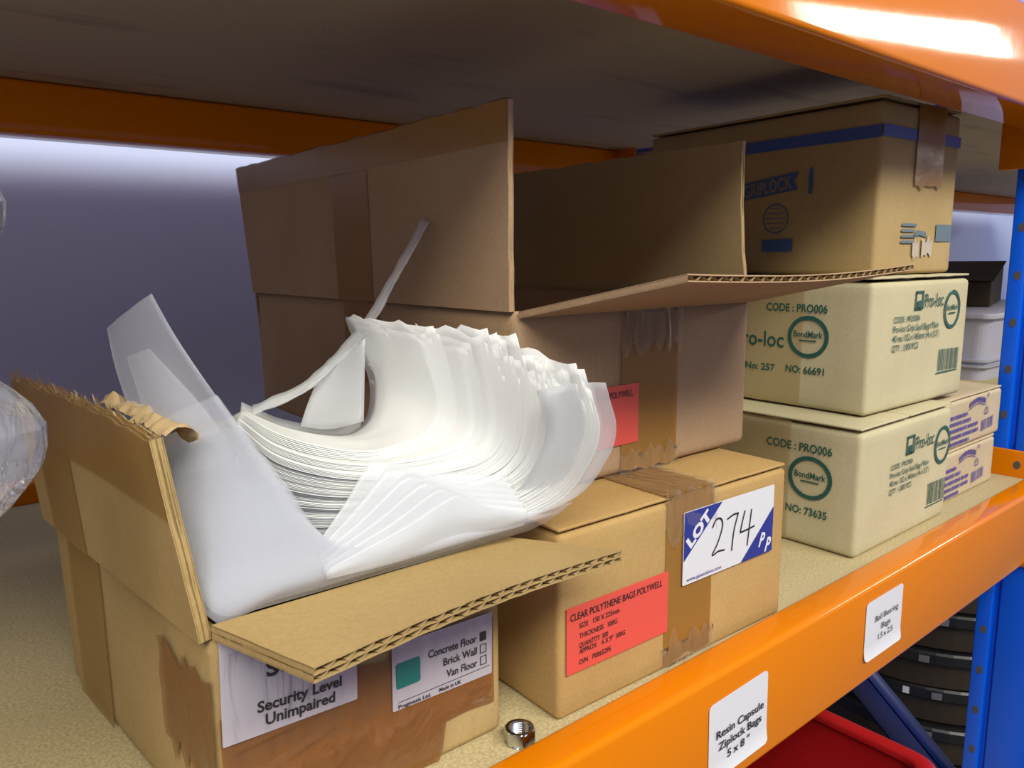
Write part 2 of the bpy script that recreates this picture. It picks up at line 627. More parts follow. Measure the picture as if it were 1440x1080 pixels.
class Face:
    """u,v plane of a carton side: front (F), left (L) or any plane given by an origin and two axes"""

    def __init__(self, o, U, V, N):
        self.o, self.U, self.V, self.N = Vector(o), Vector(U), Vector(V), Vector(N)

    def p(self, u, v, off):
        return self.o + self.U * u + self.V * v + self.N * off

    def text(self, mb, s, u, v, w, h, off, rot=0.0, bold=0.0, shear=0.0, align='l'):
        """w = width to fit (None keeps letter proportions), h = cap height"""
        vs, fs = text_mesh(s, bold, shear)
        x0 = min(q.x for q in vs)
        x1 = max(q.x for q in vs)
        sy = h / CAP
        sx = sy if w is None else w / (x1 - x0)
        W = (x1 - x0) * sx
        dx = {'l': 0, 'c': -W / 2, 'r': -W}[align]
        c, sn = math.cos(rot), math.sin(rot)
        out = []
        for q in vs:
            a, b = (q.x - x0) * sx + dx, q.y * sy
            out.append(self.p(u + a * c - b * sn, v + a * sn + b * c, off))
        mb.add(out, fs)

    def rect(self, mb, u0, v0, u1, v1, off):
        mb.add([self.p(u0, v0, off), self.p(u1, v0, off), self.p(u1, v1, off), self.p(u0, v1, off)], [(0, 1, 2, 3)])

    def poly(self, mb, pts, off):
        mb.add([self.p(a, b, off) for a, b in pts], [tuple(range(len(pts)))])

    def ring(self, mb, u, v, r0, r1, off, n=40, asp=1.0):
        vs = []
        for i in range(n):
            a = 2 * math.pi * i / n
            for r in (r0, r1):
                vs.append(self.p(u + r * asp * math.cos(a), v + r * math.sin(a), off))
        mb.add(vs, [(2 * i, 2 * i + 1, (2 * i + 3) % (2 * n), (2 * i + 2) % (2 * n)) for i in range(n)])

    def frame(self, mb, u0, v0, u1, v1, t, off):
        self.rect(mb, u0, v0, u1, v0 + t, off)
        self.rect(mb, u0, v1 - t, u1, v1, off)
        self.rect(mb, u0, v0, u0 + t, v1, off)
        self.rect(mb, u1 - t, v0, u1, v1, off)

    def card(self, mb, u0, v0, u1, v1, off, th=0.0003, r=0.0, rot=0.0, curl=None):
        """rounded paper rectangle with a little thickness, optional curl fn(u,v)->lift"""
        pts = []
        n = 5
        r = max(r, 0.0002)
        for (cu, cv, a0) in ((u1 - r, v0 + r, -90), (u1 - r, v1 - r, 0), (u0 + r, v1 - r, 90), (u0 + r, v0 + r, 180)):
            for k in range(n + 1):
                a = math.radians(a0 + 90 * k / n)
                pts.append((cu + r * math.cos(a), cv + r * math.sin(a)))
        if rot:
            mu, mv = (u0 + u1) / 2, (v0 + v1) / 2
            c, s = math.cos(rot), math.sin(rot)
            pts = [(mu + (a - mu) * c - (b - mv) * s, mv + (a - mu) * s + (b - mv) * c) for a, b in pts]
        N = len(pts)
        cv = curl or (lambda a, b: 0.0)
        top = [self.p(a, b, off + cv(a, b)) for a, b in pts]
        bot = [self.p(a, b, off - th + cv(a, b)) for a, b in pts]
        mb.add(top + bot, [tuple(range(N))] + [(i, (i + 1) % N, N + (i + 1) % N, N + i) for i in range(N)])

    def strip(self, mb, u0, v0, u1, v1, off, nu=6, nv=12, jag=0.0, seed=0, lift=0.0003):
        """tape strip with slightly uneven ends and ripples"""
        def fn(a, b):
            u, v = lerp(u0, u1, a), lerp(v0, v1, b)
            if b in (0.0, 1.0):
                v += jag * nz((a * 9, b * 3, seed), 1.0, seed) * 2
            return self.p(u, v, off + lift * (0.5 + 0.5 * nz((u * 80, v * 80, seed), 1.0)))
        mb.grid(fn, nu, nv)


def face_front(w, h):
    return Face((0, 0, 0), (1, 0, 0), (0, 0, 1), (0, -1, 0))


def face_left():
    return Face((0, 0, 0), (0, -1, 0), (0, 0, 1), (-1, 0, 0))


# paper labels on the lower front beam
ff = Face((-(XL + XE) / 2, 0, -ZB), (1, 0, 0), (0, 0, 1), (0, -1, 0))


def paper_label(u0, v0, u1, v1, rot, lines, bold):
    m = MB()

    def fn(a, b, off):
        v = lerp(v0, v1, b)
        r = 0.003
        dv = min(v - v0, v1 - v)
        cut = r - math.sqrt(max(0.0, r * r - (r - dv) ** 2)) if dv < r else 0.0
        u = lerp(u0 + cut, u1 - cut, a)
        mu, mv = (u0 + u1) / 2, (v0 + v1) / 2
        c, sn = math.cos(rot), math.sin(rot)
        k = max(0.0, (v0 + 0.010 - v) / 0.010)
        return ff.p(mu + (u - mu) * c - (v - mv) * sn, mv + (u - mu) * sn + (v - mv) * c, 0.0006 + 0.0014 * k * k + off)
    m.slab(fn, 8, 40, 0.0002)
    lab = m.build('paper_label', M_PAPER, front_low)
    t = MB()
    for s, u, v, w, h in lines:
        ff.text(t, s, u, v, w, h, 0.0013, rot, bold, align='c')
    t.build('lettering', M_INK, lab, fixn=False)
    return lab


paper_label(0.3150, -0.0525, 0.3700, -0.0075, 0.025,
            [('Resin Capsule', 0.3432, -0.0290, 0.0445, 0.0046), ('Ziplock Bags', 0.3434, -0.0365, 0.0405, 0.0046),
             ('5 x 8 "', 0.3420, -0.0440, 0.021, 0.0046)], 0.008)['label'] = 'nearer white paper label reading Resin Capsule Ziplock Bags'
paper_label(0.4868, -0.0460, 0.5410, -0.0040, 0.0,
            [('Ball Bearing', 0.5165, -0.0205, 0.0340, 0.0042), ('Bags', 0.5160, -0.0280, 0.0135, 0.0042),
             ('1.5 x 2.5', 0.5160, -0.0350, 0.0215, 0.0042)], -0.001)['label'] = 'farther white paper label reading Ball Bearing Bags'


# ------------------------------------------------------------------ cartons
def hex_body(name, mat, parent, bot, top, th=0.0, amp=0.0006, n=10, bevel=0.003, closed=True, seed=1.0):
    """carton body from 4 bottom and 4 top corners (FL, FR, BR, BL); slightly dented faces; th>0 makes an open shell"""
    B = [Vector(p) for p in bot]
    T = [Vector(p) for p in top]
    cen = sum(B + T, Vector()) / 8
    bm = bmesh.new()
    cache = {}

    def vert(p):
        k = (round(p.x, 6), round(p.y, 6), round(p.z, 6))
        if k not in cache:
            cache[k] = bm.verts.new(p)
        return cache[k]

    def quad(a, b, c, d):
        pts = [[None] * (n + 1) for _ in range(n + 1)]
        nrm = (b - a).cross(d - a).normalized()
        for i in range(n + 1):
            for j in range(n + 1):
                u, v = i / n, j / n
                p = a.lerp(b, u).lerp(d.lerp(c, u), v)
                edge = min(u, 1 - u, v, 1 - v)
                if edge > 0:
                    k = 0.5 + 0.5 * nz(p, 22, seed)
                    p = p - nrm * amp * k * min(1, edge * 5)
                pts[i][j] = vert(p)
        for i in range(n):
            for j in range(n):
                bm.faces.new((pts[i][j], pts[i + 1][j], pts[i + 1][j + 1], pts[i][j + 1]))
    quad(B[0], B[1], T[1], T[0])
    quad(B[1], B[2], T[2], T[1])
    quad(B[2], B[3], T[3], T[2])
    quad(B[3], B[0], T[0], T[3])
    quad(B[3], B[2], B[1], B[0])
    if closed:
        quad(T[0], T[1], T[2], T[3])
    bmesh.ops.recalc_face_normals(bm, faces=bm.faces)
    f0 = bm.faces[0]
    if (f0.calc_center_median() - cen).dot(f0.normal) < 0:
        bmesh.ops.reverse_faces(bm, faces=bm.faces)
    me = bpy.data.meshes.new(name)
    bm.to_mesh(me)
    bm.free()
    for p in me.polygons:
        p.use_smooth = True
    me.materials.append(mat)
    o = bpy.data.objects.new(name, me)
    COL.objects.link(o)
    o.parent = parent
    md = o.modifiers.new('bevel', 'BEVEL')
    md.width = bevel
    md.segments = 3
    md.limit_method = 'ANGLE'
    md.angle_limit = math.radians(40)
    if th > 0:
        s = o.modifiers.new('wall', 'SOLIDIFY')
        s.thickness = th
        s.offset = -1
    return o


def corrugated_flap(name, parent, A, B, C, D, th, layers, pitch, mat, bend=None, flip=False, ns=24, nt=10, rag=0.0, seed=0.0):
    """A-B hinge, D-C outer edge. Liners, and wavy fluting between them showing at the outer edge."""
    A, B, C, D = map(Vector, (A, B, C, D))
    N = (B - A).cross(D - A).normalized()
    if flip:
        N = -N
    bend = bend or (lambda s, t: 0.0)
    Ls = ((B - A).length + (C - D).length) / 2

    def pt(s, t, off=0.0):
        p = A.lerp(B, s).lerp(D.lerp(C, s), t)
        if rag and t > 0.98:
            p = p + (D - A).normalized() * rag * nz((s * 40, seed, 0.3), 1.0)
        if rag and (s < 0.001 or s > 0.999):
            p = p + (B - A).normalized() * rag * 0.5 * nz((t * 30, seed, 1.3), 1.0)
        return p + N * (bend(s, t) + off)
    m = MB()
    lt = 0.0006
    for k in range(layers + 1):
        o0 = -k * (th - lt) / layers
        m.slab(lambda s, t, off, o0=o0: pt(s, t, o0 + off), ns, nt, lt)
    # crushed, closed short edges
    for s_ in (0.0, 1.0):
        m.grid(lambda a, b: pt(s_, lerp(0, 1, a), -lt * 0.4 - b * (th - lt)), nt, 1)
    o = m.build(name, mat, parent)
    fl = MB()
    gap = (th - lt) / layers
    nw = max(4, int(Ls / pitch)) * 8
    for k in range(layers):
        mid = -(k + 0.5) * gap - lt / 2
        amp = gap / 2 - lt * 0.3

        def wave(s, t):
            j = 0.35 * nz((s * 30, k * 3.0, seed), 1.0)
            return pt(s, 0.002 + t * 0.998, mid + amp * math.sin(2 * math.pi * (s * Ls / pitch + 0.37 * k) + j * 2))
        fl.grid(wave, nw, 4)
    fl.build('fluting', K_FL, o, fixn=False)
    return o, pt


def seam_flaps(root, w, dep, h, mat, along='x', th=0.003, gap=0.0012, seed=0.0):
    """two closed top flaps meeting at the middle"""
    for k in (0, 1):
        m = MB()
        if along == 'x':
            ya, yb = (0.0006, dep / 2 - gap) if k == 0 else (dep / 2 + gap, dep - 0.0006)
            xa, xb = 0.0008, w - 0.0008
        else:
            xa, xb = (0.0006, w / 2 - gap) if k == 0 else (w / 2 + gap, w - 0.0006)
            ya, yb = 0.0008, dep - 0.0008
        m.slab(lambda a, b, off: (lerp(xa, xb, a), lerp(ya, yb, b),
                                  h + off - 0.0004 + 0.0004 * nz((a * 5 + k, b * 5, seed), 1.0)), 12, 12, th - 0.0012)
        m.build('top_flap', mat, root, bevel=0.0007, seg=2)


# --- carton with the lot sticker
Bx = dict(x=0.2363, y=0.0318, w=0.1882, d=0.30, h=0.099, yaw=-0.03)
rB = thing('carton', 'closed brown carton with the lot 274 sticker and a red label', 'carton', (Bx['x'], Bx['y'], 0.0), Bx['yaw'])
w, dp, h = Bx['w'], Bx['d'], Bx['h']
hex_body('carton_body', K_B, rB, [(0, 0, 0.0), (w, 0, 0), (w, dp, 0), (0, dp, 0)],
         [(0, 0, h - 0.0035), (w, 0, h - 0.0035), (w, dp, h - 0.0035), (0, dp, h - 0.0035)], seed=3.0)
seam_flaps(rB, w, dp, h, K_B, 'y', seed=2.0)
F, Lf = face_front(w, h), face_left()
m = MB()
F.strip(m, 0.0765, 0.003, 0.1165, h - 0.0005, 0.0002, jag=0.002, seed=4)
Face((0, 0, h), (1, 0, 0), (0, 1, 0), (0, 0, 1)).strip(m, 0.0765, -0.001, 0.1165, 0.29, 0.0003, nv=24, seed=5)
m.build('packing_tape', M_TAPE, rB, smooth=True, fixn=False)
m = MB()
F.strip(m, 0.0745, 0.078, 0.1185, 0.1000, 0.0010, nu=14, nv=8, jag=0.006, seed=8, lift=0.0012)
Face((0, 0, h), (1, 0, 0), (0, 1, 0), (0, 0, 1)).strip(m, 0.0745, -0.001, 0.1185, 0.05, 0.0008, nu=14, nv=10, jag=0.004, seed=9, lift=0.0012)
m.build('clear_tape_overlay', M_CLEAR, rB, smooth=True, fixn=False)
m = MB()
F.strip(m, 0.0745, 0.0005, 0.1185, 0.016, 0.0010, nu=14, nv=8, jag=0.006, seed=12, lift=0.0012)
m.build('clear_tape_overlay', M_CLEAR, rB, smooth=True, fixn=False)
m = MB()
F.card(m, 0.0895, 0.0462, 0.1735, 0.0882, 0.0015, 0.0004, 0.0008)
lot = m.build('lot_sticker', M_PAPER, rB)
lot['label'] = 'white and blue auction lot sticker'
m = MB()
F.poly(m, [(0.0897, 0.0600), (0.0897, 0.0880), (0.1225, 0.0880)], 0.0017)
m.build('blue_corner', M_NAVY, lot, fixn=False)
m = MB()
F.poly(m, [(0.1420, 0.0464), (0.1733, 0.0464), (0.1733, 0.0745)], 0.0017)
m.build('blue_corner', M_NAVY, lot, fixn=False)
m = MB()
F.text(m, 'LOT', 0.0950, 0.0668, 0.0235, 0.0062, 0.0019, math.radians(40), 0.035)
m.build('white_lettering', M_WHITEINK, lot, fixn=False)
m = MB()
F.text(m, 'P', 0.1588, 0.0522, 0.0060, 0.0082, 0.0019, -0.1, 0.02, 0.3)
m.build('white_lettering', M_WHITEINK, lot, fixn=False)
m = MB()
F.text(m, 'P', 0.1652, 0.0478, 0.0060, 0.0082, 0.0019, -0.1, 0.02, 0.3)
m.build('white_lettering', M_WHITEINK, lot, fixn=False)
m = MB()
F.text(m, 'www.ppauctions.com', 0.0925, 0.0480, 0.0305, 0.0021, 0.0019)
m.build('web_lettering', M_NAVY, lot, fixn=False)


def pen(face, mb, pts, wd, off):
    c = Curve([(a, b, 0) for a, b in pts], 40)
    n = 40
    for i in range(n):
        a, b = c(i / n), c((i + 1) / n)
        d = (b - a)
        if d.length < 1e-9:
            continue
        q = Vector((-d.y, d.x, 0)).normalized() * wd / 2
        e = d.normalized() * wd * 0.25
        mb.add([face.p(*(a - e - q).xy, off), face.p(*(b + e - q).xy, off), face.p(*(b + e + q).xy, off), face.p(*(a - e + q).xy, off)], [(0, 1, 2, 3)])


m = MB()
bx, by = 0.1140, 0.0580
pen(F, m, [(bx, by + 0.0165), (bx + 0.003, by + 0.0205), (bx + 0.0075, by + 0.0200), (bx + 0.0090, by + 0.0150), (bx + 0.005, by + 0.0060), (bx + 0.0005, by), (bx + 0.006, by + 0.001), (bx + 0.0115, by + 0.0005)], 0.0010, 0.0019)
pen(F, m, [(bx + 0.0135, by + 0.0185), (bx + 0.019, by + 0.0200), (bx + 0.0235, by + 0.0200)], 0.0010, 0.0019)
pen(F, m, [(bx + 0.0235, by + 0.0200), (bx + 0.020, by + 0.0100), (bx + 0.0185, by - 0.0015)], 0.0010, 0.0019)
pen(F, m, [(bx + 0.030, by + 0.0200), (bx + 0.0275, by + 0.0125), (bx + 0.0262, by + 0.0075)], 0.0010, 0.0019)
pen(F, m, [(bx + 0.0262, by + 0.0075), (bx + 0.033, by + 0.0078), (bx + 0.040, by + 0.0085)], 0.0010, 0.0019)
pen(F, m, [(bx + 0.0365, by + 0.0195), (bx + 0.035, by + 0.009), (bx + 0.0335, by - 0.002)], 0.0010, 0.0019)
m.build('handwritten_number', M_INK, lot, fixn=False)


def red_label(root, face, u0, v0, u1, v1, rot=0.0):
    m = MB()
    face.card(m, u0, v0, u1, v1, 0.0010, 0.0003, 0.0006, rot)
    lab = m.build('red_label', M_RED, root)
    t = MB()
    W, H = u1 - u0, v1 - v0
    for s, a, b, w_, hh in (('CLEAR POLYTHENE BAGS POLYWELL', 0.03, 0.80, 0.90, 0.0036), ('SIZE   150 X 225mm', 0.11, 0.655, 0.38, 0.0026),
                            ('THICKNESS   500G', 0.11, 0.500, 0.36, 0.0026), ('QUANTITY  500', 0.11, 0.360, 0.27, 0.0026),
                            ('APPROX    6 X 9"  500G', 0.11, 0.265, 0.44, 0.0026), ('O/N   P0065295', 0.11, 0.105, 0.30, 0.0026)):
        face.text(t, s, u0 + a * W, v0 + b * H, w_ * W, hh, 0.0013, rot, 0.004)
    t.build('lettering', M_INK, lab, fixn=False)


red_label(rB, F, 0.0045, 0.0232, 0.0782, 0.0580)

# --- carton with open flaps, on top of the lot carton
C0 = dict(x=0.2486, y=0.0751, w=0.1991, d=0.355, h=0.0994, z=0.099, yaw=-0.0181)
rC = thing('open_carton', 'empty-looking open carton with raised flaps, stacked on the lot carton', 'carton', (C0['x'], C0['y'], C0['z']), C0['yaw'])
w, dp, h = C0['w'], C0['d'], C0['h']
hex_body('carton_body', K_C, rC, [(0, 0, 0.0004), (w, 0, 0.0004), (w, dp, 0.0004), (0, dp, 0.0004)], [(0, 0, h), (w, 0, h), (w, dp, h), (0, dp, h)],
         th=0.0034, closed=False, seed=5.0, bevel=0.0055)
F, Lf = face_front(w, h), face_left()
# left flap stands up
_, ptL = corrugated_flap('left_flap', rC, (0.0005, 0.003, h), (0.0005, dp, h), (-0.006, dp + 0.004, h + 0.1020), (-0.0025, -0.001, h + 0.1015),
                         0.0034, 1, 0.0065, K_C, lambda s, t: 0.002 * math.sin(3 * s) * t, flip=False, rag=0.0016, seed=2.0)
m = MB()
m.grid(lambda a, b: ptL(a, lerp(0.81, 1.0, b), -0.0041), 30, 3)
m.grid(lambda a, b: ptL(a, 1.0, -0.0041 + b * 0.0046) + Vector((0, 0, 0.0006)), 30, 1)
m.build('packing_tape', M_TAPE, rC, smooth=True, fixn=False)
m = MB()
m.grid(lambda a, b: ptL(lerp(0.395, 0.535, a), lerp(0.0, 0.80, b), -0.0040), 4, 12)
Lf.strip(m, -0.535 * dp, 0.045, -0.395 * dp, h, 0.0004, nv=8, jag=0.003, seed=3)
m.build('packing_tape', M_TAPE, rC, smooth=True, fixn=False)
# front flap folds out toward the viewer, slightly raised and sagging
_, ptF = corrugated_flap('front_flap', rC, (0.001, 0.0005, h), (w - 0.001, 0.0005, h), (w + 0.010, -0.0985, h + 0.0215), (0.009, -0.0985, h + 0.0198),
                         0.0034, 1, 0.0075, K_C, lambda s, t: -0.0030 * math.sin(math.pi * s) * t, flip=True, rag=0.0008, seed=6.0)
# right flap stands up, back flap folds out behind
corrugated_flap('right_flap', rC, (w - 0.0005, dp, h), (w - 0.0005, 0.004, h), (w - 0.012, 0.002, h + 0.0990), (w - 0.004, dp - 0.002, h + 0.1000),
                0.0034, 1, 0.0065, K_IN, lambda s, t: 0.004 * math.sin(3.0 * t) * s, flip=False, rag=0.0014, seed=9.0)
corrugated_flap('back_flap', rC, (w, dp, h), (0, dp, h), (0.010, dp + 0.012, h - 0.098), (w - 0.004, dp + 0.012, h - 0.098),
                0.0034, 1, 0.0065, K_C, None, seed=4.0)
m = MB()
F.strip(m, 0.076, 0.002, 0.1255, 0.0965, 0.0003, jag=0.003, seed=14)
m.build('packing_tape', M_TAPE, rC, smooth=True, fixn=False)
m = MB()
F.strip(m, 0.074, 0.074, 0.1285, 0.0985, 0.0011, nu=16, nv=8, jag=0.007, seed=21, lift=0.0014)
m.build('clear_tape_overlay', M_CLEAR, rC, smooth=True, fixn=False)
m = MB()
F.strip(m, 0.074, 0.0005, 0.1270, 0.0130, 0.0011, nu=16, nv=8, jag=0.006, seed=23, lift=0.0014)
m.build('clear_tape_overlay', M_CLEAR, rC, smooth=True, fixn=False)
red_label(rC, F, 0.0170, 0.0190, 0.0900, 0.0540)

# --- near carton that holds the bags
A0 = dict(x=0.0803, y=0.0474, w=0.132, d=0.19, h=0.0921)
rA = thing('open_carton', 'open double-wall carton at the lower left, overflowing with polythene bags', 'carton', (A0['x'], A0['y'], 0.0))
h = A0['h']
FLb, FRb, BRb, BLb = (-0.0003, 0.0, 0.0003), (0.132, -0.002, 0.0003), (0.1285, 0.188, 0.0003), (-0.0165, 0.190, 0.0003)
FLt, FRt, BRt, BLt = (0.0, 0.0, h), (0.132, -0.002, h), (0.1285, 0.188, h), (-0.0180, 0.195, h)
hex_body('carton_body', K_A, rA, [FLb, FRb, BRb, BLb], [FLt, FRt, BRt, BLt], th=0.0050, closed=False, seed=8.0, bevel=0.004)
FA = Face((0, 0, 0), Vector((0.132, -0.002, 0)).normalized(), (0, 0, 1), Vector((-0.002, -0.132, 0)).normalized())
uL = Vector((0.018, -0.195, 0)).normalized()
LA = Face((0, 0, 0), uL, (0, 0, 1), Vector((uL.y, -uL.x, 0)))
# front flap, nearly level, with the double fluting showing on its edge
_, ptA = corrugated_flap('front_flap', rA, (0.0005, -0.0005, h + 0.0045), (0.1365, -0.0025, h + 0.0045), (0.1640, -0.0480, h + 0.0045), (0.0165, -0.0490, h + 0.0030),
                         0.0058, 2, 0.0070, K_A, lambda s, t: 0.003 * math.sin(math.pi * s) * t * t, flip=True, rag=0.0006, seed=11.0, ns=30)
# left flap, leaning out
_, ptAL = corrugated_flap('left_flap', rA, (0.0005, 0.000, h - 0.001), (-0.0180, 0.195, h - 0.001), (-0.0262, 0.186, h + 0.0760), (-0.0095, 0.003, h + 0.0740),
                          0.0046, 2, 0.0070, K_A, lambda s, t: 0.003 * math.sin(math.pi * s) * t, flip=False, rag=0.0022, seed=13.0, ns=30)
NA = -0.0053
m = MB()


def torn(a, b):
    t = lerp(0.62, 1.0, b)
    p = ptAL(a, t, NA)
    if b > 0.99:
        p = p + Vector((0.004 * nz((a * 60, 1, 2)), 0.003 * nz((a * 50, 5, 2)), 0.004 + 0.010 * max(0, nz((a * 34, 3, 7)))))
    return p


m.grid(torn, 60, 6)
m.build('packing_tape', M_TAPEL, rA, smooth=True, fixn=False)
m = MB()
# torn paper and tape folded over the top edge near the front corner


def shred(a, b):
    s = lerp(0.0, 0.42, a)
    p = ptAL(s, 1.0, 0.0010)
    lift = 0.004 + 0.005 * nz((a * 11, b * 2, 5.0), 1.0)
    q = Vector((0.011 * b + 0.003 * nz((a * 14, b * 3, 1.0)), 0.003 * nz((a * 16, b * 2, 8.0)), lift * math.sin(b * 2.6) - 0.006 * b * b + 0.002 * nz((a * 22, b * 4, 2.0)) * b))
    return p + q


m.grid(shred, 46, 8)
for k in range(30):
    s = random.random() * 0.95
    p = ptAL(s, 1.0, -0.0056 * random.random())
    d = Vector((random.uniform(-.4, .4), random.uniform(-.6, .6), 1)).normalized()
    L_ = random.uniform(0.002, 0.006)
    q = Vector((random.uniform(-1, 1), random.uniform(-1, 1), 0)).normalized() * 0.0006
    bend = Vector((random.uniform(-1, 1), random.uniform(-1, 1), 0)) * 0.003
    m.add([p - q, p + q, p + d * L_ * .6 + q * .7, p + d * L_ * .6 - q * .7, p + d * L_ + bend], [(0, 1, 2, 3), (3, 2, 4)])
m.build('torn_edge', plain('torn_kraft', (0.52, 0.38, 0.19), 0.7), rA, smooth=True, fixn=False)
m = MB()
m.grid(lambda a, b: ptAL(lerp(0.62, 0.88, a), lerp(0.0, 0.66, b), NA), 4, 10)
LA.strip(m, -0.172, 0.0, -0.122, h - 0.0005, 0.0004, nv=10, seed=31)
m.build('packing_tape', M_TAPEL, rA, smooth=True, fixn=False)
# crinkled tape wrapped round the front corner
m = MB()
LA.strip(m, -0.050, 0.030, -0.0005, 0.074, 0.0006, nu=10, nv=12, jag=0.008, seed=33, lift=0.0016)


def wrap(a, b):
    u = lerp(0.0005, 0.1262, a)
    lo = lerp(0.001, 0.0185, sm(u, 0.0955, 0.0990)) + 0.0015 * nz((u * 60, 2, 4))
    hi = 0.060 + 0.003 * nz((u * 50, 7, 4))
    v = lerp(lo, hi, b)
    return FA.p(u, v, 0.0012 + 0.0006 * nz((u * 70, v * 70, 3.0)))


m.grid(wrap, 60, 16)
m.build('crinkled_tape', M_TAPE2, rA, smooth=True, fixn=False)
m = MB()
CREASES = [((0.052, 0.066), (0.038, 0.036)), ((0.058, 0.060), (0.046, 0.020)), ((0.004, 0.046), (0.050, 0.050)), ((0.006, 0.030), (0.046, 0.041)),
           ((0.060, 0.012), (0.078, 0.036)), ((0.088, 0.006), (0.112, 0.030)), ((0.095, 0.052), (0.110, 0.046)), ((0.118, 0.070), (0.1255, 0.030)), ((0.020, 0.008), (0.052, 0.028))]


def overlay(a, b):
    u, v = lerp(0.001, 0.1265, a), lerp(0.006, 0.085, b)
    e = 0.0024 + 0.0006 * nz((u * 60, v * 60, 37.0))
    for (p, q) in CREASES:
        P, Q, X = Vector(p), Vector(q), Vector((u, v))
        t = max(0.0, min(1.0, (X - P).dot(Q - P) / (Q - P).length_squared))
        dd = (X - P.lerp(Q, t)).length
        e += 0.0013 * math.exp(-(dd / 0.0011) ** 2) * math.sin(math.pi * min(1, max(0, 0.08 + 0.84 * t)))
    return FA.p(u, v, e)


m.grid(overlay, 150, 90)
m.build('clear_tape_overlay', M_CLEAR2, rA, smooth=True, fixn=False)
m = MB()
FA.card(m, 0.0015, 0.0478, 0.0560, 0.0900, 0.0018, 0.0003, 0.0006, -0.03)
lab = m.build('printed_label', M_GREYPAPER, rA)
m = MB()
FA.text(m, 'Security', 0.0185, 0.0705, 0.036, 0.0062, 0.0021, 0, 0.020)
FA.text(m, 'Security Level', 0.0142, 0.0575, 0.0345, 0.0042, 0.0021, -0.05, 0.016)
FA.text(m, 'Unimpaired', 0.0170, 0.0515, 0.0285, 0.0042, 0.0021, -0.05, 0.016)
m.build('lettering', M_INK, lab, fixn=False)
m = MB()
FA.card(m, 0.0718, 0.0338, 0.1248, 0.0640, 0.0018, 0.0003, 0.0008, -0.02)
lab = m.build('printed_label', M_GREYPAPER, rA)
m = MB()
FA.text(m, 'Concrete Floor', 0.1160, 0.0518, 0.0262, 0.0034, 0.0021, -0.04, 0.010, align='r')
FA.text(m, 'Brick Wall', 0.1160, 0.0458, 0.0185, 0.0034, 0.0021, -0.04, 0.010, align='r')
FA.text(m, 'Van Floor', 0.1160, 0.0398, 0.0170, 0.0034, 0.0021, -0.04, 0.010, align='r')
FA.text(m, 'Pragmasis Ltd.', 0.0742, 0.0350, 0.0165, 0.0017, 0.0021, -0.02, 0.012)
FA.text(m, 'Made in UK', 0.0950, 0.0350, 0.0120, 0.0017, 0.0021, -0.02, 0.012)
FA.rect(m, 0.0742, 0.0377, 0.1232, 0.0380, 0.0021)
FA.rect(m, 0.1178, 0.0512, 0.1214, 0.0556, 0.0021)
FA.frame(m, 0.1178, 0.0452, 0.1214, 0.0496, 0.0004, 0.0021)
FA.frame(m, 0.1178, 0.0394, 0.1214, 0.0438, 0.0004, 0.0021)
m.build('lettering', M_INK, lab, fixn=False)
m = MB()
FA.card(m, 0.0736, 0.0440, 0.0856, 0.0556, 0.0021, 0.0001, 0.0012)
m.build('green_patch', M_TEAL, lab)
# back flap folds away behind
corrugated_flap('back_flap', rA, (0.1285, 0.190, h), (-0.018, 0.197, h), (-0.010, 0.228, h + 0.030), (0.112, 0.220, h + 0.030), 0.005, 2, 0.007, K_A, None, seed=3.0, ns=10, nt=4)


# --- two pale bag cartons
def barcode(face, mb, u0, v0, u1, v1, off, sh=0.0):
    u = u0
    rnd = random.Random(5)
    while u < u1 - 0.0006:
        wd = rnd.choice((0.0006, 0.0010, 0.0016))
        wd = min(wd, u1 - u)
        s0 = sh * (u - u0)
        mb.add([face.p(u, v0 + s0, off), face.p(u + wd, v0 + s0, off), face.p(u + wd, v1 + s0, off), face.p(u, v1 + s0, off)], [(0, 1, 2, 3)])
        u += wd + rnd.choice((0.0006, 0.0009, 0.0012))


def ringtext(face, mb, u, v, r0, r1, off, asp=1.0):
    face.ring(mb, u, v, r0, r1, off, asp=asp)


def pale_carton(label, loc, yaw, w, dp, h, left, front, seed):
    r = thing('carton', label, 'carton', loc, yaw, 'pale cartons of grip seal bags')
    hex_body('carton_body', K_P, r, [(0, 0, 0.0004), (w, 0, 0.0004), (w, dp, 0.0004), (0, dp, 0.0004)],
             [(0.0005, 0, h - 0.0045), (w, 0, h - 0.0045), (w, dp, h - 0.0045), (0.0005, dp, h - 0.0045)], seed=seed, amp=0.0009, bevel=0.0042)
    seam_flaps(r, w, dp, h, K_P, 'y', seed=seed)
    F, Lf = face_front(w, h), face_left()
    m = MB()
    left(Lf, m)
    m.build('side_lettering', M_GREEN, r, fixn=False)
    m = MB()
    front(F, m)
    m.build('front_lettering', M_GREEN, r, fixn=False)
    m = MB()
    Lf.strip(m, -0.140, 0.002, -0.056, h - 0.003, 0.00025, nv=10, jag=0.001, seed=seed + 2)
    m.build('packing_tape', film('faded_tape', (0.50, 0.37, 0.16), 0.42, 0.3, 0.05), r, smooth=True, fixn=False)
    return r


def bondmark(f, m, u, v, r, asp, off=0.0006):
    f.ring(m, u, v, r * 0.81, r, off, asp=asp)
    f.text(m, 'BondMark', u, v - 0.0002, r * 1.42 * asp, r * 0.27, off, 0, 0.012, align='c')
    f.rect(m, u - r * 0.42 * asp, v - r * 0.22, u + r * 0.42 * asp, v - r * 0.15, off)


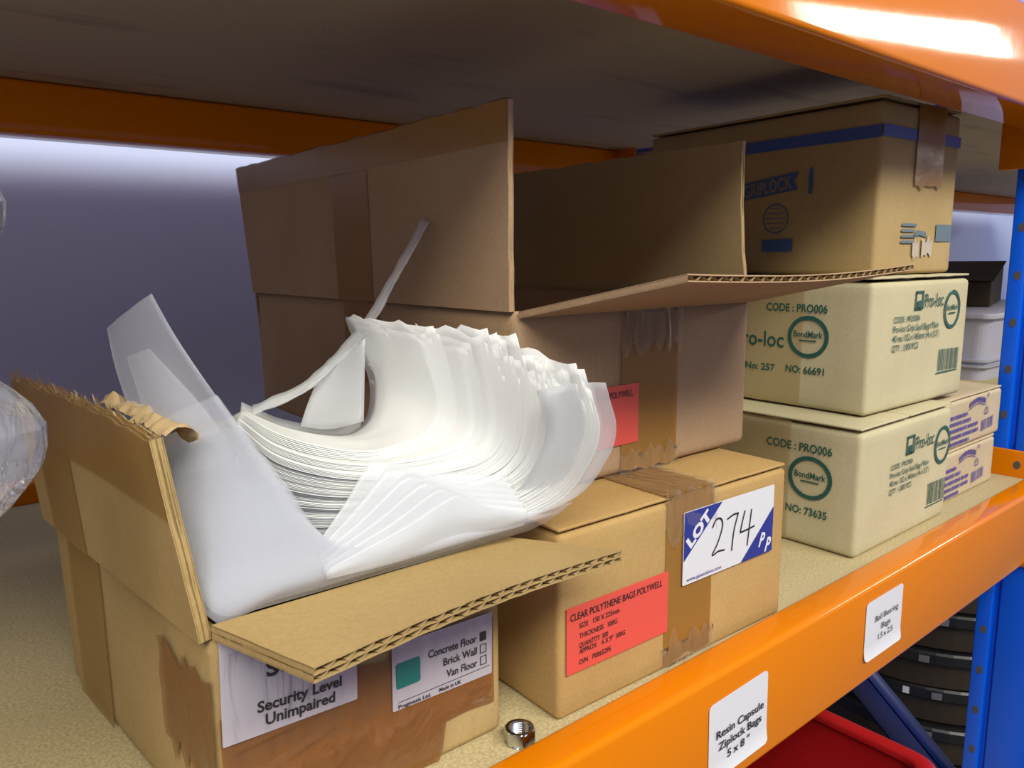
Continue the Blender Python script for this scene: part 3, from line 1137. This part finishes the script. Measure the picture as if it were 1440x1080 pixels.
def leftV(num, extra):
    def fn(f, m):
        du, dv = (0.0, 0.0) if extra else (0.0137, -0.0033)
        f.text(m, 'CODE : PRO006', -0.0907 + du, 0.0790 + dv, 0.0553, 0.0062, 0.0006, 0, 0.012)
        bondmark(f, m, -0.0513 + du * 0.93, 0.0590 + dv * 1.1, 0.0172, 1.06)
        f.text(m, 'Pro-loc', -0.1215 + du, 0.0487 + dv, 0.0485, 0.0125, 0.0006, 0, 0.006)
        f.text(m, 'NO: ' + num, -0.0700 + du * 0.9, 0.0288 + dv, 0.0345, 0.0058, 0.0006, 0, 0.012)
        f.text(m, 'Item No: 257', -0.128 + du, 0.0280 + dv, 0.0478, 0.0055, 0.0006, 0, 0.012)
    return fn


def frontV(lx, ly, tx, ty, ts, bx0, by0, bw):
    def fn(f, m):
        def o(t, u, v, w_, hh, b=0.004):
            f.text(m, t, u, v, w_, hh, 0.0006, 0, b)
        f.frame(m, lx, ly, lx + 0.0140, ly + 0.0155, 0.0022, 0.0006)
        f.rect(m, lx + 0.0040, ly, lx + 0.0100, ly + 0.0075, 0.0006)
        o('Pro-loc', lx + 0.0168, ly + 0.0020, 0.0340, 0.0105)
        bondmark(f, m, lx + 0.0692, ly - 0.0023, 0.0166, 0.92)
        for k, (t, w_, hh) in enumerate((('CODE : PRO006', 0.0440, 0.0046), ('Pro-loc Grip Seal Bags Plain', 0.0790, 0.0050),
                                         ('40 mu 102 x 140mm (4 x 5.5")', 0.0805, 0.0052), ('QTY : 1,000 PCS', 0.0440, 0.0050))):
            o(t, tx, ty - 0.0076 * k * ts, w_ * ts, hh * ts)
        barcode(f, m, bx0, by0, bx0 + bw, by0 + 0.0185, 0.0006, -0.02)
        f.rect(m, bx0 - 0.003, by0 - 0.0025, bx0 + bw - 0.002, by0 - 0.0014, 0.0006)
    return fn


pale_carton('lower pale carton numbered 73635, standing on the shelf', (0.5431, 0.0366, 0.0), -0.0028, 0.160, 0.25, 0.1005, leftV('73635', False), frontV(0.0745, 0.0680, 0.0492, 0.0602, 0.87, 0.1217, 0.0175, 0.0330), 21.0)
pale_carton('upper pale carton numbered 66691, under the blue-striped carton', (0.5804, 0.0533, 0.101), -0.031, 0.170, 0.25, 0.1078, leftV('66691', True), frontV(0.0685, 0.0797, 0.0347, 0.0712, 1.0, 0.1190, 0.0255, 0.0385), 27.0)

# --- blue-striped carton on top
rG = thing('carton', 'tan carton with a blue stripe and blue banner print, topmost of its stack', 'carton', (0.6143, 0.070, 0.2093), -0.044)
w, dp, h = 0.132, 0.24, 0.138
hex_body('carton_body', K_G, rG, [(0, 0, 0), (w, 0, 0), (w, dp, 0), (0, dp, 0)], [(0, 0, h - 0.004), (w, 0, h - 0.004), (w, dp, h - 0.004), (0, dp, h - 0.004)], seed=33.0, bevel=0.004, amp=0.001)
seam_flaps(rG, w, dp, h, K_G, 'x', seed=5.0)
F, Lf = face_front(w, h), face_left()
m = MB()
Lf.strip(m, -0.235, 0.1060, 0.0, 0.1155, 0.0006, nu=16, nv=2, seed=3)
F.strip(m, 0.0, 0.1070, w, 0.1160, 0.0006, nu=10, nv=2, seed=3)
m.build('blue_stripe', M_BLUETAPE, rG, fixn=False)
m = MB()
off = 0.0006
Lf.poly(m, [(-0.175, 0.0600), (-0.0705, 0.0715), (-0.0745, 0.0790), (-0.0700, 0.0865), (-0.175, 0.0745)], off)
Lf.rect(m, -0.0605, 0.0670, -0.0570, 0.0880, off)
Lf.ring(m, -0.0910, 0.0480, 0.0118, 0.0128, off)
for k in range(5):
    hw = 0.011 * math.cos((k - 2) * 0.5)
    Lf.rect(m, -0.0910 - hw, 0.0480 + (k - 2) * 0.0042, -0.0910 + hw, 0.0480 + (k - 2) * 0.0042 + 0.0006, off)
Lf.rect(m, -0.1040, 0.0195, -0.0735, 0.0300, off)
m.build('blue_print', M_BLUEINK, rG, fixn=False)
m = MB()
Lf.text(m, 'GRIPLOCK', -0.1245, 0.0676, 0.0490, 0.0105, 0.0008, 0.11, 0.012)
m.build('banner_lettering', plain('bare_kraft_letters', (0.34, 0.25, 0.13), 0.8), rG, fixn=False)
m = MB()
for k in range(4):
    F.rect(m, 0.0394, 0.0390 - 0.0046 * k, 0.0640 - 0.003 * (k % 2), 0.0413 - 0.0046 * k, off)
F.rect(m, 0.0990, 0.0270, 0.1275, 0.0415, off)
F.poly(m, [(0.058, 0.030), (0.064, 0.036), (0.080, 0.035), (0.084, 0.030), (0.070, 0.032)], off)
m.build('pale_blue_print', M_PALEBLUE, rG, fixn=False)
m = MB()
F.strip(m, 0.0740, 0.0145, 0.0925, 0.0285, 0.0009, nu=8, nv=5, jag=0.004, seed=7)
F.strip(m, 0.0580, 0.0135, 0.0690, 0.0270, 0.0009, nu=8, nv=5, jag=0.004, seed=17)
m.build('label_scrap', plain('torn_white_paper', (0.56, 0.47, 0.38), 0.7), rG, fixn=False)
m = MB()
F.strip(m, 0.0535, 0.072, 0.1010, h - 0.001, 0.0010, nu=8, nv=10, jag=0.003, seed=19, lift=0.001)
m.build('packing_tape', M_TAPE, rG, smooth=True, fixn=False)


# --- two low beige cartons
def low_carton(label, x, y, z, w, dp, h, seed, sx):
    r = thing('carton', label, 'carton', (x, y, z), 0.0, 'low beige cartons')
    hex_body('carton_body', K_W, r, [(0, 0, 0.0003), (w, 0, 0.0003), (w, dp, 0.0003), (0, dp, 0.0003)], [(0, 0, h - 0.003), (w, 0, h - 0.003), (w, dp, h - 0.003), (0, dp, h - 0.003)], seed=seed, bevel=0.003)
    seam_flaps(r, w, dp, h, K_W, 'x', seed=seed)
    F = face_front(w, h)
    m = MB()
    f = Face((sx, -0.0003, 0.0004), (1, 0, 0), (0, 0, 1), (0, -1, 0))
    # arched emblem: letter-like strokes between two arcs
    for k in range(9):
        a = 0.056 + 0.0044 * k
        rise = 0.0030 * math.sin(math.pi * k / 8)
        f.poly(m, [(a, 0.0352 + rise), (a + 0.0030, 0.0352 + rise), (a + 0.0034, 0.0400 + rise), (a + 0.0004, 0.0400 + rise)], 0.0006)
        f.poly(m, [(a - 0.001, 0.0333 + rise), (a + 0.0040, 0.0333 + rise), (a + 0.0040, 0.0341 + rise), (a - 0.001, 0.0341 + rise)], 0.0006)
    f.ring(m, 0.1005, 0.0425, 0.0010, 0.0018, 0.0006, 14)
    # recycling-style triangle
    for k in range(3):
        a0 = math.radians(90 + 120 * k)
        a1 = math.radians(90 + 120 * (k + 1))
        p0 = Vector((0.0985 + 0.0060 * math.cos(a0), 0.0270 + 0.0052 * math.sin(a0)))
        p1 = Vector((0.0985 + 0.0060 * math.cos(a1), 0.0270 + 0.0052 * math.sin(a1)))
        d = (p1 - p0).normalized()
        n = Vector((-d.y, d.x)) * 0.0006
        a, b = p0.lerp(p1, 0.12), p0.lerp(p1, 0.86)
        f.poly(m, [(a - n)[:], (b - n)[:], (b + n)[:], (a + n)[:]], 0.0006)
    # rows of small print
    rnd = random.Random(int(seed))
    for row in range(5):
        u = 0.012
        while u < (0.050, 0.060, 0.076, 0.078, 0.058)[row]:
            ln = rnd.uniform(0.0022, 0.0050)
            f.rect(m, u, 0.0285 - 0.0062 * row, u + ln, 0.0285 - 0.0062 * row + 0.0034, 0.0006)
            u += ln + 0.0012
    barcode(f, m, 0.0890, 0.0080, 0.1180, 0.0185, 0.0006, 0.06)
    m.build('violet_print', M_PURPLE, r, fixn=False)
    return r


low_carton('lower of the two low beige cartons beside the blue upright', 0.7165, 0.048, 0.0, 0.132, 0.20, 0.0488, 41.0, -0.012)
low_carton('upper of the two low beige cartons beside the blue upright', 0.7180, 0.048, 0.0490, 0.138, 0.20, 0.0480, 43.0, 0.0)
m = MB()
m.box((0, 0, 0), (0.11, 0.15, 0.0012))
o = m.build('paper_sheet', M_PAPER)
o.location = (0.730, 0.085, 0.0972)
tag(o, 'white paper sheet lying on the upper low beige carton', 'paper')

# ------------------------------------------------------------------ polythene bags
IF = Curve([(0.1001, 0.06, 0.1681), (0.1172, 0.06, 0.1545), (0.1474, 0.06, 0.1413), (0.1824, 0.06, 0.1357), (0.2081, 0.06, 0.1345), (0.2185, 0.058, 0.1434), (0.2170, 0.056, 0.1608), (0.2095, 0.055, 0.1846)])
IR = Curve([(0.1397, 0.16, 0.151), (0.1597, 0.16, 0.1396), (0.1878, 0.16, 0.1307), (0.2001, 0.16, 0.1329), (0.2072, 0.16, 0.1408), (0.2082, 0.16, 0.1541), (0.2048, 0.16, 0.1685), (0.1968, 0.16, 0.1871)])
OF = Curve([(0.0980, 0.064, 0.135), (0.0960, 0.060, 0.108), (0.1195, 0.053, 0.0990), (0.1602, 0.050, 0.0995), (0.2065, 0.040, 0.1045), (0.2295, 0.020, 0.1184), (0.2330, 0.005, 0.1403), (0.2315, 0.0, 0.1541), (0.2275, 0.0, 0.1658)])
OR = Curve([(0.0880, 0.16, 0.135), (0.0900, 0.16, 0.085), (0.110, 0.16, 0.068), (0.150, 0.155, 0.068), (0.190, 0.135, 0.086), (0.220, 0.095, 0.108), (0.2335, 0.070, 0.135), (0.2320, 0.067, 0.155), (0.2275, 0.066, 0.1665)])

NB = 104
GRP = 'clear polythene bags in the thick pile'
for k in range(NB):
    s = k / (NB - 1)
    rnd = random.Random(100 + k)
    bundle = int(k / 5.3)
    rb = random.Random(900 + bundle)
    ext = rb.uniform(-0.020, 0.035) + rnd.uniform(-0.026, 0.026)
    if rnd.random() < 0.12:
        ext += 0.03
    fy = rb.uniform(-0.0014, 0.0014) + rnd.uniform(-0.0008, 0.0008)
    tilt = rnd.uniform(-0.012, 0.012) + rb.uniform(-0.010, 0.010)
    va = rb.uniform(0.0, 0.55) * (1 - s / 0.22) if s < 0.22 else 0.0
    vb = 1.0 - rnd.uniform(0.0, 0.10)

    def fn(u, v, off, s=s, ext=ext, fy=fy, tilt=tilt, k=k, va=va, vb=vb):
        v = lerp(va, vb, v)
        uu = u + max(0.0, u - 0.72) / 0.28 * (ext + tilt * (v - .5) * 4 + 0.030 * nz((v * 9.0, k * 1.37, 0.5), 1.0, 3.0))
        a = IF(uu).lerp(OF(uu), s)
        b = IR(uu).lerp(OR(uu), s)
        p = a.lerp(b, v)
        d = (b - a).normalized()
        p = p + d * fy * (1 - v)
        # coherent ripple
        q = 0.0012 * nz((uu * 6, v * 5, s * 0.5), 1.0, 2.0) * sm(u, 0.15, 0.5)
        # outward normal approximated in the section plane
        e = IF(uu + 0.01).lerp(OF(uu + 0.01), s) - IF(uu - 0.01).lerp(OF(uu - 0.01), s)
        n = Vector((-e.z, 0, e.x))
        n = n.normalized() if n.length > 1e-9 else Vector((-1, 0, 0))
        return p + n * (q + off * lerp(1.0, 0.18, sm(uu, 0.45, 0.80)) * lerp(0.4, 1.0, sm(uu, 0.0, 0.12)))
    m = MB()
    m.slab(fn, 48, 12, 0.00013)
    o = m.build('polythene_bag', M_BAG, smooth=False)
    for pl in o.data.polygons:
        pl.use_smooth = True
    tag(o, 'clear flat polythene bag packed in the thick white fanned pile', 'plastic bag', GRP)

# large translucent bags draped over the left and front of the pile
L1 = Curve([(0.0735, 0.13, 0.1979), (0.0733, 0.12, 0.1818), (0.0735, 0.10, 0.1640), (0.0760, 0.075, 0.1389), (0.0790, 0.060, 0.1157), (0.0818, 0.0488, 0.0968),
            (0.0981, 0.0465, 0.0975), (0.124, 0.0455, 0.0975), (0.1599, 0.0445, 0.0975), (0.1950, 0.0430, 0.0978), (0.2250, 0.040, 0.0990)])
L2 = Curve([(0.0775, 0.075, 0.2136), (0.0813, 0.065, 0.1995), (0.0868, 0.055, 0.1847), (0.0944, 0.048, 0.1689), (0.1063, 0.045, 0.1475), (0.1188, 0.043, 0.125),
            (0.1369, 0.041, 0.1130), (0.1566, 0.040, 0.1100), (0.1811, 0.039, 0.1110), (0.2082, 0.034, 0.1115), (0.2367, 0.022, 0.1150)])


def drape(name, la, lb, mat, label, bulge, ua=0.0, ub=1.0, nu=60, nv=14, seed=0.0, ripple=0.0012):
    def fn(u, v, off):
        t = lerp(ua, ub, u)
        a, b = la(t), lb(t)
        p = a.lerp(b, v)
        n = Vector((-0.55, -0.8, 0.15)).normalized()
        k = math.sin(math.pi * v)
        return p + n * (bulge * k * (0.4 + 0.6 * sm(u, 0.1, 0.5)) + ripple * nz((u * 9, v * 3, seed), 1.0) * sm(k, 0, .6) + off)
    m = MB()
    m.slab(fn, nu, nv, 0.00015)
    o = m.build(name, mat, smooth=True)
    tag(o, label, 'plastic bag')
    return o


drape('liner_bag', L1, L2, M_LINER, 'large bluish translucent bag rising at the left and draped along the carton front edge', 0.004, seed=1.0)
for i_, nm in enumerate(('second', 'third', 'fourth', 'fifth')):
    dv_ = Vector((0.0012, 0.0016, 0.0008)) * (i_ + 1)
    La = Curve([p + dv_ for p in L1.s[::7]])
    Lb = Curve([p + dv_ + Vector((0.001, 0, -0.0030)) * (i_ + 1) for p in L2.s[::7]])
    drape('polythene_bag', La, Lb, M_LINER, nm + ' bag counted inward from the large translucent bag along the carton front edge', 0.003, ua=0.20 + 0.055 * i_, ub=0.94, seed=2.0 + i_)
T1 = Curve([(0.0760, 0.120, 0.186), (0.0775, 0.100, 0.160), (0.0810, 0.075, 0.130), (0.0860, 0.060, 0.106), (0.100, 0.0520, 0.100), (0.122, 0.049, 0.100)])
T2 = Curve([(0.0770, 0.088, 0.1920), (0.0890, 0.066, 0.1700), (0.0990, 0.056, 0.1480), (0.1085, 0.051, 0.1300), (0.1160, 0.049, 0.1170), (0.1230, 0.048, 0.1120)])
T1 = Curve([p + Vector((0.003, 0.006, 0.0)) for p in T1.s[::8]])
T2 = Curve([p + Vector((0.003, 0.006, 0.0)) for p in T2.s[::8]])
drape('polythene_bag', T1, T2, M_LINER, 'shorter frosted bag standing inside the large translucent bag at the left', 0.002, seed=4.0, nu=30, nv=8)

# loose bag with a folded rim sweeping up behind the pile
rim = Curve([(0.1322, 0.14, 0.1521), (0.150, 0.14, 0.1560), (0.1675, 0.14, 0.1631), (0.199, 0.14, 0.188), (0.2197, 0.14, 0.2173), (0.2403, 0.14, 0.2459)])
rim2 = Curve([(0.1396, 0.15, 0.1545), (0.156, 0.15, 0.1590), (0.1724, 0.15, 0.1662), (0.2026, 0.15, 0.1925), (0.2236, 0.15, 0.2205), (0.2426, 0.15, 0.2480)])
m = MB()


def rimfn(u, v, off):
    a, b = rim(u), rim2(u)
    p = a.lerp(b, v)
    wd = 0.0016 * nz((u * 18, v * 2, 3.0), 1.0) * (1 - u * 0.5)
    return p + Vector((0.3, -0.6, -0.7)) * (0.003 * math.sin(math.pi * v) + wd) + Vector((0, 0, off))


m.slab(rimfn, 40, 5, 0.0002)


def conefn(u, v, off):
    top = Curve([(0.1790, 0.150, 0.1700), (0.1850, 0.138, 0.1780), (0.1900, 0.125, 0.1860)], 20)(u)
    bot = Curve([(0.1640, 0.150, 0.1400), (0.1780, 0.146, 0.1370), (0.1900, 0.130, 0.1420)], 20)(u)
    p = bot.lerp(top, v)
    return p + Vector((-0.6, -0.6, 0)) * (0.004 * math.sin(math.pi * v) * (1 - u) + off)


m.slab(conefn, 10, 10, 0.0002)
o = m.build('polythene_bag', M_BAG2, smooth=True)
tag(o, 'loose bag with a narrow folded edge curling up above the pile', 'plastic bag')

# the trough sheet whose rim dips at the back left of the pile
m = MB()


def trough(u, v, off):
    a = IR(u * 0.62) + Vector((-0.001, 0.002, 0.0035))
    b = a + Vector((-0.004, -0.006, -0.010))
    return a.lerp(b, v) + Vector((0, 0, off))


m.slab(trough, 24, 3, 0.0002)
o = m.build('polythene_bag', M_BAG2, smooth=True)
tag(o, 'grey-edged bag lying as the dipping inner rim of the pile', 'plastic bag')

# flared outermost bag at the right
m = MB()


def flare(u, v, off):
    uu = lerp(0.45, 1.035, u)
    a = OF(uu) + Vector((0.0025 * sm(u, .3, .9), -0.006 * sm(u, .2, .7), 0.001))
    b = OF(uu - 0.02 * v) + Vector((-0.012 * v, 0.022, 0.0))
    return a.lerp(b, v) + Vector((0.6, -0.4, 0)) * off


m.slab(flare, 36, 6, 0.0002)
o = m.build('polythene_bag', M_BAG2, smooth=True)
tag(o, 'single translucent bag flared out at the right end of the pile', 'plastic bag')

# bag corners folded over the front of the pile, stepping back one behind the other
WH = ['nearest', 'second nearest', 'third nearest', 'fourth nearest', 'fifth nearest', 'farthest']
for i in range(6):
    t = i / 5
    A_ = Vector((0.1225, lerp(0.0400, 0.0485, t), lerp(0.1080, 0.1150, t)))
    pk = Vector((lerp(0.1811, 0.1490, t), lerp(0.0385, 0.0505, t), lerp(0.1262, 0.1440, t)))
    en = Vector((0.2150, lerp(0.0290, 0.0420, t), lerp(0.1150, 0.1270, t)))
    G2 = Curve([A_, A_.lerp(pk, 0.55) + Vector((0, 0, -0.001)), A_.lerp(pk, 0.9) + Vector((0, 0, 0.0004)), pk + Vector((0.003, -0.0005, 0.0004)), pk.lerp(en, 0.4) + Vector((0, 0, -0.0012)), en])
    dz = Vector((0, 0.0, -0.004))
    G1 = Curve([A_ + dz, Vector((0.150, A_.y - 0.0005, 0.1030)), Vector((0.185, lerp(0.0385, 0.047, t), 0.1035)), en + Vector((0, 0.003, -0.009))])
    drape('polythene_bag', G1, G2, M_BAG2, WH[i] + ' of the frosted bag corners folded over the front of the pile', 0.0025, nu=30, nv=8, seed=8.0 + i, ripple=0.0005)

# crinkled clear bag entering at the left edge
prof = Curve([(-0.02, 0.0, 0.001), (-0.012, 0, 0.06), (0.004, 0, 0.125), (0.026, 0, 0.152), (0.0355, 0, 0.162), (0.0375, 0, 0.178), (0.0285, 0, 0.1885), (0.019, 0, 0.198),
              (0.024, 0, 0.222), (0.0325, 0, 0.235), (0.0330, 0, 0.246), (0.025, 0, 0.256), (0.0, 0, 0.262)], 120)
m = MB()
nz_, na = 44, 28
vs = []
for j in range(nz_ + 1):
    c = prof(j / nz_)
    xr = c.x
    cxm = -0.07
    rx = xr - cxm
    for i in range(na):
        a = 2 * math.pi * i / na
        ca, sa = math.cos(a), math.sin(a)
        px = cxm + rx * (abs(ca) ** 0.8) * (1 if ca > 0 else -1)
        py = 0.052 + 0.030 * sa * (1 if j < nz_ else 0.3)
        n_ = noise.cell(Vector((px * 70, py * 70, c.z * 60)))
        k_ = nz((px, py, c.z), 48, 5.0) + 0.6 * nz((px, py, c.z), 110, 2.0)
        vs.append((px + 0.0025 * k_ * (0.3 + abs(sa)), py + 0.0055 * k_, max(0.0005, c.z + 0.001 * k_)))
fs = []
for j in range(nz_):
    for i in range(na):
        fs.append((j * na + i, j * na + (i + 1) % na, (j + 1) * na + (i + 1) % na, (j + 1) * na + i))
fs.append(tuple(range(na))[::-1])
fs.append(tuple(range(nz_ * na, nz_ * na + na)))
m.add(vs, fs)
o = m.build('crinkled_bag', M_BAGCLEAR)
tag(o, 'crinkled clear plastic bag poking in at the left edge', 'plastic bag')

# ------------------------------------------------------------------ hex nut
m = MB()
R1, H1 = 0.0077, 0.0068
hexa = 6
ns = 60
rings = []


def hexr(a):
    k = (a + 0.25) % (math.pi / 3) - math.pi / 6
    return R1 * math.cos(math.pi / 6) / math.cos(k)


def add_ring(fr_, z):
    rings.append([(fr_(2 * math.pi * i / ns) * math.cos(2 * math.pi * i / ns), fr_(2 * math.pi * i / ns) * math.sin(2 * math.pi * i / ns), z) for i in range(ns)])


rc = R1 * 0.93
ri = 0.0046
add_ring(lambda a: ri, 0.0)
add_ring(lambda a: rc, 0.0)
add_ring(lambda a: hexr(a), 0.0006 + 0)
add_ring(lambda a: hexr(a), H1 - 0.0011)
add_ring(lambda a: min(hexr(a), rc + 0.0002), H1 - 0.0004)
add_ring(lambda a: rc * 0.94, H1)
add_ring(lambda a: ri + 0.0007, H1)
nt_ = 10
for q in range(nt_ + 1):
    add_ring(lambda a, q=q: ri + (0.0004 if q % 2 else -0.0002), H1 - 0.0006 - q * (H1 - 0.0012) / nt_)
vs = [p for r in rings for p in r]
nr = len(rings)
fs = []
for j in range(nr):
    j2 = (j + 1) % nr
    for i in range(ns):
        fs.append((j * ns + i, j * ns + (i + 1) % ns, j2 * ns + (i + 1) % ns, j2 * ns + i))
m.add(vs, fs)
o = m.build('hex_nut', M_STEEL, bevel=0.0)
for pl in o.data.polygons:
    pl.use_smooth = False
o.location = (0.2130, 0.0335, 0.0002)
o.rotation_euler = (0, 0, 0.35)
tag(o, 'shiny zinc hex nut lying on the shelf between two cartons', 'nut')

# ------------------------------------------------------------------ red bin under the shelf
rb_ = thing('storage_bin', 'red plastic storage bin under the orange beam', 'storage bin', (0.44, 0.13, -0.42))
m = MB()


def rrect(x, y, r, n=6):
    pts = []
    for cx_, cy_, a0 in ((x - r, -y + r, -90), (x - r, y - r, 0), (-x + r, y - r, 90), (-x + r, -y + r, 180)):
        for k in range(n + 1):
            a = math.radians(a0 + 90 * k / n)
            pts.append((cx_ + r * math.cos(a), cy_ + r * math.sin(a)))
    return pts


def loft(m, secs):
    n = len(secs[0][0])
    vs = [(p[0], p[1], z) for prof, z in secs for p in prof]
    fs = []
    for j in range(len(secs) - 1):
        for i in range(n):
            fs.append((j * n + i, j * n + (i + 1) % n, (j + 1) * n + (i + 1) % n, (j + 1) * n + i))
    fs.append(tuple(range(n)))
    fs.append(tuple(range((len(secs) - 1) * n, len(secs) * n)))
    m.add(vs, fs)


HB = 0.257
X2, Y2 = 0.160, 0.150
loft(m, [(rrect(X2 - .022, Y2 - .022, .02), 0.0), (rrect(X2 - .006, Y2 - .006, .02), HB - 0.03), (rrect(X2 - .005, Y2 - .005, .02), HB - 0.006),
         (rrect(X2 - .009, Y2 - .009, .018), HB - 0.006), (rrect(X2 - .010, Y2 - .010, .018), HB - 0.03), (rrect(X2 - .026, Y2 - .026, .018), 0.004)])
m.build('bin_body', M_REDBIN, rb_, smooth=False)
m = MB()
n_r = len(rrect(1, 1, .1))
secs = [(rrect(X2, Y2, .024), HB - 0.012), (rrect(X2, Y2, .024), HB - 0.002), (rrect(X2 - .003, Y2 - .003, .022), HB), (rrect(X2 - .012, Y2 - .012, .018), HB),
        (rrect(X2 - .0135, Y2 - .0135, .018), HB - 0.003), (rrect(X2 - .0135, Y2 - .0135, .018), HB - 0.007)]
vs = [(p[0], p[1], z) for prof_, z in secs for p in prof_]
fs = [(j * n_r + i, j * n_r + (i + 1) % n_r, (j + 1) * n_r + (i + 1) % n_r, (j + 1) * n_r + i) for j in range(len(secs) - 1) for i in range(n_r)]
m.add(vs, fs)
m.build('rim', M_REDBIN, rb_, smooth=True)

# ------------------------------------------------------------------ stacked round drums in the next bay
ORD = ['lowest dark drum of the stack behind the blue upright'] + ['dark round drum, number %s up from the shelf in the stack behind the blue upright' % n_ for n_ in ('two', 'three', 'four', 'five', 'six', 'seven')] + ['topmost dark round drum of the stack behind the blue upright']


def disc(m, r, z0, z1, n=56, bev=0.003):
    prof_ = [(0.0, z0), (r - bev, z0), (r, z0 + bev), (r, z1 - bev), (r - bev, z1), (0.0, z1)]
    vs = []
    for i in range(n):
        a = 2 * math.pi * i / n
        for q, z in prof_:
            vs.append((q * math.cos(a), q * math.sin(a), z))
    k_ = len(prof_)
    m.add(vs, [(i * k_ + j, ((i + 1) % n) * k_ + j, ((i + 1) % n) * k_ + j + 1, i * k_ + j + 1) for i in range(n) for j in range(k_ - 1)])


for k in range(8):
    r = thing('round_drum', ORD[k], 'drum', (1.34 + 0.006 * math.sin(k * 2.1), 0.285 + 0.006 * math.cos(k * 1.3), -0.72 + 0.0605 * k), 0.3 * k, 'dark round drums behind the upright')
    m = MB()
    disc(m, 0.196, 0.0, 0.040)
    m.build('drum_body', M_BROWN, r, smooth=False)
    m = MB()
    disc(m, 0.205, 0.040, 0.060)
    m.build('rim', M_BLACK, r, smooth=False)
    m = MB()
    a = math.radians(195 - 17.2 * k - (4 if k % 2 else 0))
    for da, wd in ((0.0, 0.011), (0.19, 0.017)):
        vs = []
        for q in range(5):
            aa = a + da + wd * q
            for z in (0.044, 0.055):
                vs.append((0.2056 * math.cos(aa), 0.2056 * math.sin(aa), z))
        m.add(vs, [(2 * q, 2 * q + 2, 2 * q + 3, 2 * q + 1) for q in range(4)])
        m.build('rim_patch', M_PAPER if da == 0 else M_DULL, r, fixn=False)  # two small rim patches per drum, one white and one dull grey
        m = MB()

# ------------------------------------------------------------------ things on the next bay shelf
r = thing('storage_tub', 'grey plastic tub seen between the pale carton and the blue upright', 'storage tub', (1.76, 0.44, 0.0))
m = MB()
loft(m, [(rrect(0.24, 0.15, .02), 0.0), (rrect(0.255, 0.16, .02), 0.118), (rrect(0.25, 0.155, .02), 0.118), (rrect(0.235, 0.145, .02), 0.005)])
m.build('tub_body', M_GREYTUB, r)
m = MB()
loft(m, [(rrect(0.262, 0.167, .02), 0.112), (rrect(0.262, 0.167, .02), 0.122)])
m.build('lid', M_GREYTUB, r, bevel=0.002)
m = MB()
for zz in (0.024, 0.034):
    loft(m, [(rrect(0.2505, 0.158, .02), zz), (rrect(0.2515, 0.159, .02), zz + 0.004)])
m.build('rib', M_GREYTUB, r)
r = thing('carton', 'dark brown carton on the grey tub in the next bay', 'carton', (1.69, 0.345, 0.1222), 0.25)
hex_body('carton_body', K_DK, r, [(0, 0, 0), (0.28, 0, 0), (0.28, 0.18, 0), (0, 0.18, 0)], [(0, 0, 0.05), (0.28, 0, 0.085), (0.28, 0.18, 0.085), (0, 0.18, 0.05)], seed=51.0)
m = MB()
m.slab(lambda a, b, off: (lerp(-0.004, 0.285, a), lerp(-0.004, 0.184, b), lerp(0.053, 0.088, a) + off), 6, 6, 0.002)
m.build('lid', K_DK, r)
